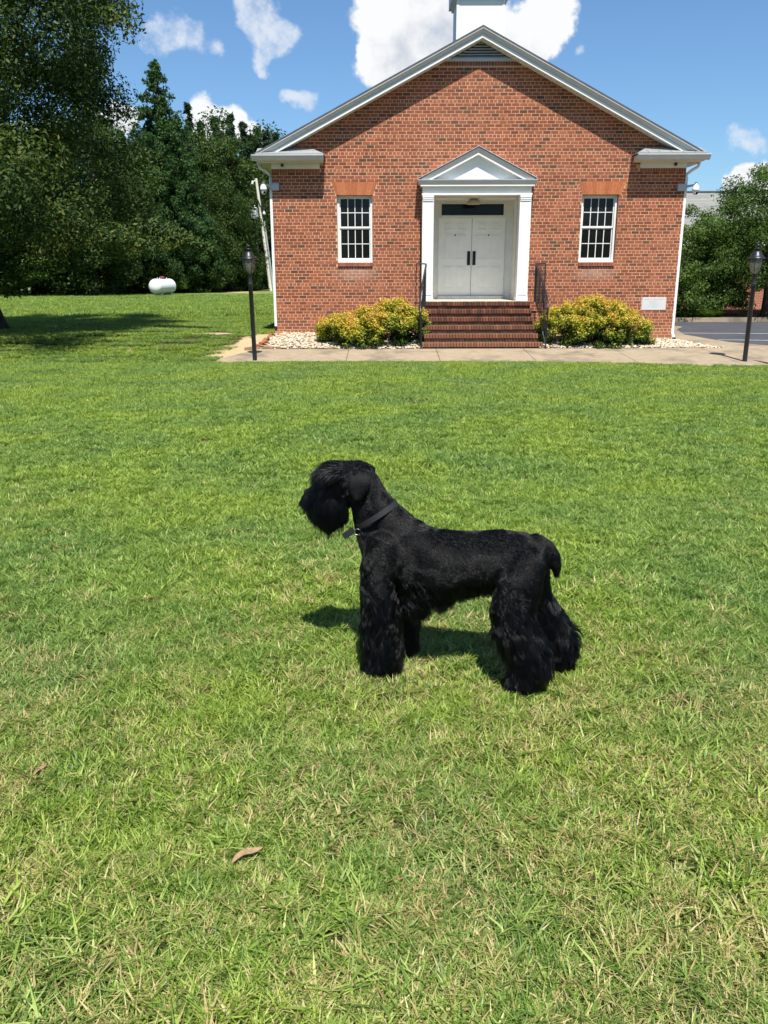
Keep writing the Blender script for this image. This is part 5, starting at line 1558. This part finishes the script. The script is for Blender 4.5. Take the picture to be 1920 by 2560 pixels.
# ------------------------------------------------------------------ the dog
def build_dog():
    # local frame: x towards the tail, y to the far side, z up; origin on the ground between the front feet
    D = empty('dog', (-.025, 3.092, 0), 'large black schnauzer type dog with a long beard standing side on in the grass', 'dog', rz=math.atan2(-.2366, .9716))
    E_ = []                                   # ellipsoids: centre, radii, pitch angle
    def ell(s, w, z, rs_, rw, rz_, ang=0.0): E_.append((s, w, z, rs_, rw, rz_, ang))
    def chain(st, k=5):
        """st: list of (s, w, z, r_s, r_w, r_z) stations joined by interpolated ellipsoids"""
        for a, b in zip(st[:-1], st[1:]):
            for i in range(k):
                f = i / k; ell(*[a[j] + (b[j] - a[j]) * f for j in range(6)])
        ell(*st[-1])
    # trunk
    chain([(.03, 0, .500, .070, .075, .100), (.08, 0, .510, .09, .095, .135), (.14, 0, .480, .09, .112, .145), (.22, 0, .462, .09, .116, .136), (.31, 0, .468, .09, .112, .127),
           (.40, 0, .484, .08, .100, .116), (.48, 0, .500, .08, .100, .112), (.56, 0, .508, .07, .103, .098), (.61, 0, .505, .055, .090, .080)], 5)
    ell(.135, 0, .56, .075, .07, .075); ell(.06, 0, .40, .06, .07, .07); ell(.15, 0, .345, .075, .070, .055); ell(.25, 0, .365, .08, .070, .05)
    # neck
    chain([(.085, 0, .575, .085, .078, .085), (.03, 0, .635, .072, .064, .073), (-.013, 0, .70, .056, .055, .060), (-.045, 0, .76, .054, .053, .060)], 6)
    chain([(-.005, 0, .50, .06, .07, .07), (-.02, 0, .56, .065, .065, .065), (-.04, 0, .63, .058, .055, .06), (-.055, 0, .70, .052, .05, .055)], 4)
    # head
    ell(-.078, 0, .790, .068, .060, .062); ell(-.11, 0, .796, .060, .054, .054)
    chain([(-.12, 0, .775, .05, .050, .050), (-.19, 0, .752, .045, .043, .044), (-.252, 0, .712, .028, .032, .030)], 5)
    chain([(-.188, 0, .705, .082, .050, .052), (-.192, 0, .672, .078, .050, .060), (-.196, 0, .635, .062, .044, .058), (-.200, 0, .612, .046, .036, .046)], 5); ell(-.095, 0, .735, .045, .045, .05)
    ell(-.140, 0, .805, .055, .042, .036); ell(-.178, 0, .800, .036, .038, .024)
    for sg in (-1, 1):
        ell(-.165, sg * .034, .803, .030, .018, .018)         # brow ridges
        # folded ears
        if False: chain([(-.052, sg * .062, .826, .034, .014, .018), (-.050, sg * .074, .79, .038, .012, .03), (-.057, sg * .078, .757, .027, .011, .025), (-.061, sg * .078, .735, .014, .009, .016)], 4)
    # front legs: shaggy columns
    for sg, ds in ((-1, 0), (1, .022)):
        w = sg * .098
        chain([(.040, sg * .075, .53, .072, .040, .07), (.022 + ds * .3, sg * .085, .45, .070, .046, .07), (.020 + ds, w, .38, .066, .048, .06), (.030 + ds, w, .30, .068, .050, .06), (.038 + ds, w, .20, .068, .050, .06),
               (.040 + ds, w, .11, .066, .052, .055), (.030 + ds, w, .052, .068, .052, .036), (.020 + ds, w, .032, .062, .048, .026)], 5)
    # hind legs with high stifle and low hock
    chain([(.580, -.068, .50, .075, .045, .075), (.562, -.085, .42, .085, .050, .08), (.545, -.092, .34, .080, .050, .07), (.560, -.098, .26, .078, .050, .06), (.596, -.10, .19, .080, .050, .055),
           (.620, -.10, .12, .070, .052, .05), (.602, -.10, .06, .070, .052, .036), (.580, -.10, .034, .062, .046, .026)], 5)
    chain([(.600, .068, .50, .062, .045, .075), (.605, .085, .41, .062, .048, .08), (.615, .092, .32, .060, .048, .07), (.665, .098, .235, .062, .048, .06), (.712, .10, .165, .062, .048, .055),
           (.722, .10, .10, .062, .050, .05), (.712, .10, .055, .066, .050, .036), (.695, .10, .034, .06, .044, .026)], 5)
    # docked tail curving down
    chain([(.610, 0, .578, .035, .030, .030), (.650, 0, .560, .030, .024, .026), (.678, 0, .525, .025, .022, .026), (.690, 0, .488, .020, .019, .024), (.692, 0, .462, .013, .014, .018)], 5)
    bm = bmesh.new(); bmesh.ops.create_icosphere(bm, subdivisions=3, radius=1)
    bv = np.array([v.co for v in bm.verts]); bf = np.array([[v.index for v in f.verts] for f in bm.faces]); bm.free()
    V = []; F = []
    for i, (s, w, z, a, b, c, ang) in enumerate(E_):
        V.append(bv * [a, b, c] + [s, w, z]); F.append(bf + i * len(bv))
    src = bpy.data.objects.new('dog_source', rawmesh('dog_source', np.concatenate(V), np.concatenate(F))); COL.objects.link(src)
    md = src.modifiers.new('r', 'REMESH'); md.mode = 'VOXEL'; md.voxel_size = .0062; md.use_smooth_shade = True
    sm = src.modifiers.new('s', 'SMOOTH'); sm.factor = .5; sm.iterations = 9
    dg = bpy.context.evaluated_depsgraph_get(); ev = src.evaluated_get(dg)
    me = bpy.data.meshes.new_from_object(ev); me.name = 'body'
    bpy.data.objects.remove(src)
    me.materials.clear()
    me.polygons.foreach_set('use_smooth', [True] * len(me.polygons))
    skin, t = new_mat('dog_skin'); bsdf(t, (.006, .006, .006), .75, .15)
    body = link('body', me, D, skin)
    # folded ears: flaps hanging from the side of the skull
    EM, te = new_mat('dog_ear'); ne = te.noise(te.node('ShaderNodeTexCoord').outputs['Object'], 260, 4, .6)
    bsdf(te, te.mix(ne, (.005, .005, .005), (.012, .012, .012)), .7, .2, bump=ne, bstr=.7, bdist=.004)
    ears = []
    for sg in (-1, 1):
        m = MB(); nu, nv_ = 9, 12; grid = []
        for side_ in (0, 1):
            for j in range(nv_):
                f = j / (nv_ - 1)
                sF = np.interp(f, [0, .12, .35, .62, .85, 1], [-.078, -.088, -.092, -.090, -.083, -.070]); sB = np.interp(f, [0, .12, .35, .62, .85, 1], [-.024, -.012, -.014, -.024, -.038, -.052])
                if sg > 0: sF -= .014; sB -= .016
                z = .828 - .112 * f
                for i in range(nu):
                    u = i / (nu - 1); x = sF + (sB - sF) * u
                    bulge = .010 * math.sin(math.pi * u) + .004
                    wy = .052 + .026 * math.sin(min(1, f * 2.4) * math.pi / 2) - .006 * f + bulge * (1 if side_ == 0 else .35) - (.007 if side_ else 0)
                    grid.append((x, sg * wy, z - .006 * abs(u - .5)))
        fs = []
        for side_ in (0, 1):
            b0 = side_ * nu * nv_
            for j in range(nv_ - 1):
                for i in range(nu - 1):
                    a0 = b0 + j * nu + i; fs.append((a0, a0 + 1, a0 + nu + 1, a0 + nu))
        per = [i for i in range(nu)] + [j * nu + nu - 1 for j in range(1, nv_)] + [(nv_ - 1) * nu + i for i in range(nu - 2, -1, -1)] + [j * nu for j in range(nv_ - 2, 0, -1)]
        for a0, b0 in zip(per, per[1:] + per[:1]): fs.append((a0, b0, b0 + nu * nv_, a0 + nu * nv_))
        m.add(grid, fs, True); eo = m.build('ear', EM, D); ears.append(eo.data)
    # ---- coat
    me.calc_loop_triangles()
    nv = len(me.vertices); co = np.empty(nv * 3, np.float32); me.vertices.foreach_get('co', co); co = co.reshape(-1, 3).astype(float)
    no = np.empty(nv * 3, np.float32); me.vertices.foreach_get('normal', no); no = no.reshape(-1, 3).astype(float)
    lt = np.empty(len(me.loop_triangles) * 3, np.int32); me.loop_triangles.foreach_get('vertices', lt); lt = lt.reshape(-1, 3)
    for em_ in ears:
        em_.calc_loop_triangles(); k_ = len(em_.vertices)
        c2 = np.empty(k_ * 3, np.float32); em_.vertices.foreach_get('co', c2); n2 = np.empty(k_ * 3, np.float32); em_.vertices.foreach_get('normal', n2)
        l2 = np.empty(len(em_.loop_triangles) * 3, np.int32); em_.loop_triangles.foreach_get('vertices', l2)
        lt = np.concatenate([lt, l2.reshape(-1, 3) + len(co)]); co = np.concatenate([co, c2.reshape(-1, 3)]); no = np.concatenate([no, n2.reshape(-1, 3)])
    A, B, C_ = co[lt[:, 0]], co[lt[:, 1]], co[lt[:, 2]]
    ar = np.linalg.norm(np.cross(B - A, C_ - A), axis=1)
    rs = np.random.default_rng(101)

    def sample(n, weight=None):
        w = ar.copy()
        if weight is not None: w = w * weight((A + B + C_) / 3)
        idx = rs.choice(len(ar), n, p=w / w.sum())
        u = rs.random((n, 2)); fl = u.sum(1) > 1; u[fl] = 1 - u[fl]
        P = A[idx] + (B - A)[idx] * u[:, :1] + (C_ - A)[idx] * u[:, 1:]
        N = no[lt[idx, 0]] * (1 - u.sum(1))[:, None] + no[lt[idx, 1]] * u[:, :1] + no[lt[idx, 2]] * u[:, 1:]
        return P, N / np.linalg.norm(N, axis=1, keepdims=True)

    def unit(v): return v / (np.linalg.norm(v, axis=1, keepdims=True) + 1e-9)

    def regions(P):
        s, w, z = P[:, 0], P[:, 1], P[:, 2]
        leg = sw(z, .45, .34) * ((s < .17) | (s > .43)).astype(float)
        thigh = sw(z, .50, .36) * (s > .42)
        leg = np.maximum(leg, thigh)
        belly = sw(z, .40, .35) * ((s >= .10) & (s <= .47)).astype(float)
        beard = ((s < -.115) & (z < .765)).astype(float) * sw(s, -.105, -.135)
        brow = ((s < -.125) & (z >= .775)).astype(float)
        chest = sw(z, .54, .46) * (s < .06)
        return leg, belly, beard, brow, chest

    def coat(name, n, wt, dirf, lenf, liftf, K, rad, mat, wave=0.0, wfreq=60, clump=0.0, cell=.02, gravity=0.0):
        P, N = sample(n, wt)
        d = unit(dirf(P, N)); d = unit(d - N * (d * N).sum(1, keepdims=True))
        # large and small swirls in the lie of the coat
        tz = np.cross(N, d)
        ang = (snoise(P, 20, 1) * .45 + snoise(P, 60, 2) * .35) + rs.normal(0, .10, n)
        d = d * np.cos(ang)[:, None] + tz * np.sin(ang)[:, None]
        L = lenf(P) * rs.uniform(.65, 1.15, n)
        lift = liftf(P) * rs.uniform(.6, 1.4, n)
        v = unit(d + N * lift[:, None])
        pts = [P - N * .002]; cur = P.copy(); dirn = v.copy()
        ph = snoise(P, 45, 3) * 3
        side = unit(np.cross(v, N) + 1e-6)
        for k in range(1, K):
            f = k / (K - 1)
            dirn = unit(dirn + np.array([0, 0, -1.0]) * gravity * f)
            cur = cur + dirn * (L / (K - 1))[:, None] + side * (np.cos(ph + f * wfreq * L * 1.0) * wave * L / (K - 1))[:, None]
            pts.append(cur.copy())
        pts = np.stack(pts, 1)                                # n,K,3
        if clump > 0:
            # hairs gather into pointed locks round randomly chosen leader hairs
            m_ = max(10, int(n * .0 + ar.sum() * .5 / (cell * cell) * 1.0))
            m_ = min(m_, n // 6)
            lead = rs.choice(n, m_, replace=False)
            kd = kdtree.KDTree(m_)
            for q_, li in enumerate(lead): kd.insert(P[li] + rs.normal(0, cell * .15, 3), q_)
            kd.balance()
            own = lead[np.array([kd.find(p_)[1] for p_ in P.tolist()])]
            cs = clump * rs.uniform(.55, 1.0, n)
            for k in range(1, K):
                f = k / (K - 1)
                pts[:, k] += (pts[own, k] - pts[:, k]) * (cs * f ** 1.1)[:, None]
        # keep everything above the soil
        pts[:, :, 2] = np.maximum(pts[:, :, 2], .004 + rs.random((n, 1)) * .01)
        cv = bpy.data.hair_curves.new(name)
        cv.add_curves([K] * n)
        cv.attributes['position'].data.foreach_set('vector', pts.astype(np.float32).ravel())
        rr = np.tile(np.linspace(1, .18, K), n) * rad * np.repeat(rs.uniform(.7, 1.3, n), K)
        ra = cv.attributes.get('radius') or cv.attributes.new('radius', 'FLOAT', 'POINT')
        ra.data.foreach_set('value', rr.astype(np.float32))
        o = bpy.data.objects.new(name, cv); COL.objects.link(o); o.parent = D; cv.materials.append(mat)
        return o

    M['fur'] = mat_fur('black_fur', (.0008, .0008, .0009), .24, .3); M['fur_long'] = mat_fur('black_long_fur', (.0010, .0010, .0010), .28, .45)

    def coms(P):
        leg, belly, beard, brow, chest = regions(P)
        return leg, belly, beard, brow, chest
    def ear_at(Cn): return ((np.abs(Cn[:, 1]) > .0665) & (Cn[:, 2] > .705) & (Cn[:, 0] < .0)).astype(float)
    def wt_short(Cn):
        leg, belly, beard, brow, chest = regions(Cn)
        return np.clip(1 - np.maximum.reduce([leg, belly, beard]) * .75, 0.1, 1) * (1 - ear_at(Cn)) + 1e-6
    def d_short(P, N):
        s, w, z = P[:, 0], P[:, 1], P[:, 2]
        head = sw(s, .02, -.06) * (z > .68)
        neck = (z > .58) * (s < .1) * (1 - head)
        base = np.stack([np.full(len(P), .85), np.zeros(len(P)), np.full(len(P), -.55)], 1)
        dn = np.stack([np.full(len(P), .35), np.zeros(len(P)), np.full(len(P), -.9)], 1)
        hd = np.stack([np.full(len(P), .6), np.sign(w) * .5, np.full(len(P), -.5)], 1)
        tail = sw(s, .62, .66)
        tl = np.stack([np.full(len(P), .5), np.zeros(len(P)), np.full(len(P), -1.0)], 1)
        o = base * (1 - neck)[:, None] + dn * neck[:, None]
        o = o * (1 - head)[:, None] + hd * head[:, None]
        return o * (1 - tail)[:, None] + tl * tail[:, None]
    coat('short_coat', 95000, wt_short, d_short, lambda P: .013 + .006 * sw(P[:, 2], .5, .4), lambda P: .13 + .22 * np.clip(snoise(P, 16, 2), 0, 1) ** 2, 4, .0007, M['fur'], clump=.20, cell=.012)
    M['fur_ear'] = mat_fur('ear_fur', (.0045, .0045, .0047), .36, .6)
    coat('ear_fur', 7000, lambda Cn: ear_at(Cn) + 1e-7, lambda P, N: np.stack([np.full(len(P), .25), N[:, 1] * 0, np.full(len(P), -1.0)], 1), lambda P: .006 + 0 * P[:, 0], lambda P: .10 + 0 * P[:, 0], 3, .0006, M['fur_ear'], clump=.1, cell=.01)
    # leg furnishings
    def wt_leg(Cn):
        leg, belly, beard, brow, chest = regions(Cn); return np.maximum(leg, chest * .6) + 1e-4
    def d_leg(P, N):
        s, w, z = P[:, 0], P[:, 1], P[:, 2]
        f = np.stack([.10 + N[:, 0] * .3 + .25 * snoise(P, 18, 0), N[:, 1] * .3 + .15 * snoise(P, 20, 1), np.full(len(P), -1.0)], 1)
        return f
    coat('leg_furnishings', 60000, wt_leg, d_leg, lambda P: (.024 + .052 * sw(P[:, 2], .42, .25)) * (1 - .50 * sw(P[:, 2], .20, .04)), lambda P: .18 + .22 * sw(P[:, 2], .42, .2), 7, .0008, M['fur_long'], wave=.42, wfreq=75, clump=.88, cell=.021, gravity=.18)
    def wt_bel(Cn):
        leg, belly, beard, brow, chest = regions(Cn); return ((Cn[:, 0] > .08) & (Cn[:, 0] < .48) & (Cn[:, 2] < .42)).astype(float) * np.clip((0.44 - Cn[:, 2]) * 8, 0, 1) + 1e-5
    coat('belly_fringe', 20000, wt_bel, lambda P, N: np.stack([np.full(len(P), .25), N[:, 1] * .2, np.full(len(P), -1.0)], 1), lambda P: .050 + .045 * sw(P[:, 0], .34, .16), lambda P: .35 + 0 * P[:, 0], 6, .0009, M['fur_long'], wave=.6, wfreq=110, clump=.7, cell=.020, gravity=.5)
    # beard: long straight hair falling from the muzzle
    def wt_be(Cn):
        s, z = Cn[:, 0], Cn[:, 2]
        return ((s < -.125) & (z < .77)).astype(float) * (.35 + sw(z, .60, .72)) + 1e-6
    def d_be(P, N): return np.stack([-.25 + N[:, 0] * .35 + .25 * sw(P[:, 2], .72, .60), N[:, 1] * .35, np.full(len(P), -1.0)], 1)
    coat('beard', 42000, wt_be, d_be, lambda P: .032 + .055 * sw(P[:, 2], .60, .70) , lambda P: .12 + 0 * P[:, 0], 9, .0007, M['fur_long'], wave=.06, wfreq=30, clump=.55, cell=.020, gravity=.22)
    def wt_br(Cn):
        s, w, z = Cn[:, 0], Cn[:, 1], Cn[:, 2]
        return ((s < -.12) & (z > .790)).astype(float) * sw(s, -.11, -.16) + 1e-6
    coat('eyebrows', 8000, wt_br, lambda P, N: np.stack([np.full(len(P), -1.0), N[:, 1] * .25, -.10 - .9 * sw(P[:, 2], .825, .79)], 1), lambda P: .060 + .030 * rs.random(len(P)), lambda P: .10 + 0 * P[:, 0], 7, .0007, M['fur_long'], wave=.12, wfreq=50, clump=.55, cell=.010, gravity=.10)
    coat('brow_tips', 1600, wt_br, lambda P, N: np.stack([np.full(len(P), -1.0), N[:, 1] * .25, .12 - .9 * sw(P[:, 2], .825, .79)], 1), lambda P: .062 + .045 * rs.random(len(P)), lambda P: .45 + 0 * P[:, 0], 7, .0011, M['fur_long'], wave=.15, wfreq=50, clump=.7, cell=.010, gravity=.32)
    coat('beard_tips', 1800, wt_be, d_be, lambda P: .055 + .030 * rs.random(len(P)), lambda P: .22 + 0 * P[:, 0], 8, .0010, M['fur_long'], wave=.06, wfreq=30, clump=.6, cell=.016, gravity=.25)
    # eyes, nose
    em = plain('dog_eye', (.006, .005, .005), .05, .6, var=.0, bstr=0); nm = plain('dog_nose', (.010, .010, .011), .32, .5, var=.1, scale=40)
    for sg in (-1, 1):
        m = MB(); m.lathe([(0, -.011), (.006, -.009), (.0105, -.003), (.0105, .003), (.006, .009), (0, .011)], 12, (-.178, sg * .034, .778)); m.build('eye', em, D)
    m = MB(); m.lathe([(0, -.016), (.012, -.014), (.019, -.004), (.018, .006), (.010, .014), (0, .016)], 14, (-.281, 0, .714)); m.build('nose', nm, D)
    # collar, leash ring and strap end
    web, t = new_mat('collar_webbing'); n = t.noise(t.node('ShaderNodeTexCoord').outputs['Object'], 400, 2, .5)
    bsdf(t, t.mix(n, (.012, .012, .013), (.024, .025, .027)), .6, .35, bump=n, bstr=.4, bdist=.002)
    c = Vector((-.004, 0, .642)); ax = Vector((.83, 0, .555)).normalized(); nr = Vector((-.555, 0, .83)).normalized(); sd_ = Vector((0, 1, 0))
    m = MB(); nn = 44; rows = []
    for k in range(nn):
        a = 2 * math.pi * k / nn; p = c + ax * (math.cos(a) * .093) + sd_ * (math.sin(a) * .0795)
        out = (ax * (math.cos(a) / .098) + sd_ * (math.sin(a) / .083)).normalized()
        rows.append([p - nr * .0105, p + nr * .0105, p + nr * .0105 + out * .0028, p - nr * .0105 + out * .0028])
    for k in range(nn):
        A_, B_ = rows[k], rows[(k + 1) % nn]
        for j in range(4): m.add([A_[j], B_[j], B_[(j + 1) % 4], A_[(j + 1) % 4]], [(0, 1, 2, 3)])
    col = m.build('collar', web, D)
    fr = c - ax * .101
    st = MB(); q0 = fr + Vector((.0, -.030, -.004)); q1 = q0 + Vector((-.042, -.004, -.030)); wd = Vector((-.555, 0, .83)) * .013
    st.add([q0 - wd, q0 + wd, q1 + wd, q1 - wd] + [p_ + Vector((0, .003, 0)) for p_ in (q0 - wd, q0 + wd, q1 + wd, q1 - wd)], [(0, 1, 2, 3), (7, 6, 5, 4), (0, 4, 5, 1), (1, 5, 6, 2), (2, 6, 7, 3), (3, 7, 4, 0)])
    st.build('strap_end', web, col)
    steel = plain('steel_ring', (.62, .62, .60), .2, .5, metal=1.0, var=.05)
    rc = fr + Vector((.022, -.052, -.004)); rg = MB()
    rg.tube([rc + Vector((math.cos(a) * .0125, -.012 * 0, math.sin(a) * .0125)) for a in np.linspace(0, 2 * math.pi, 21)], .0017, 6); rg.build('ring', steel, col)
build_dog()
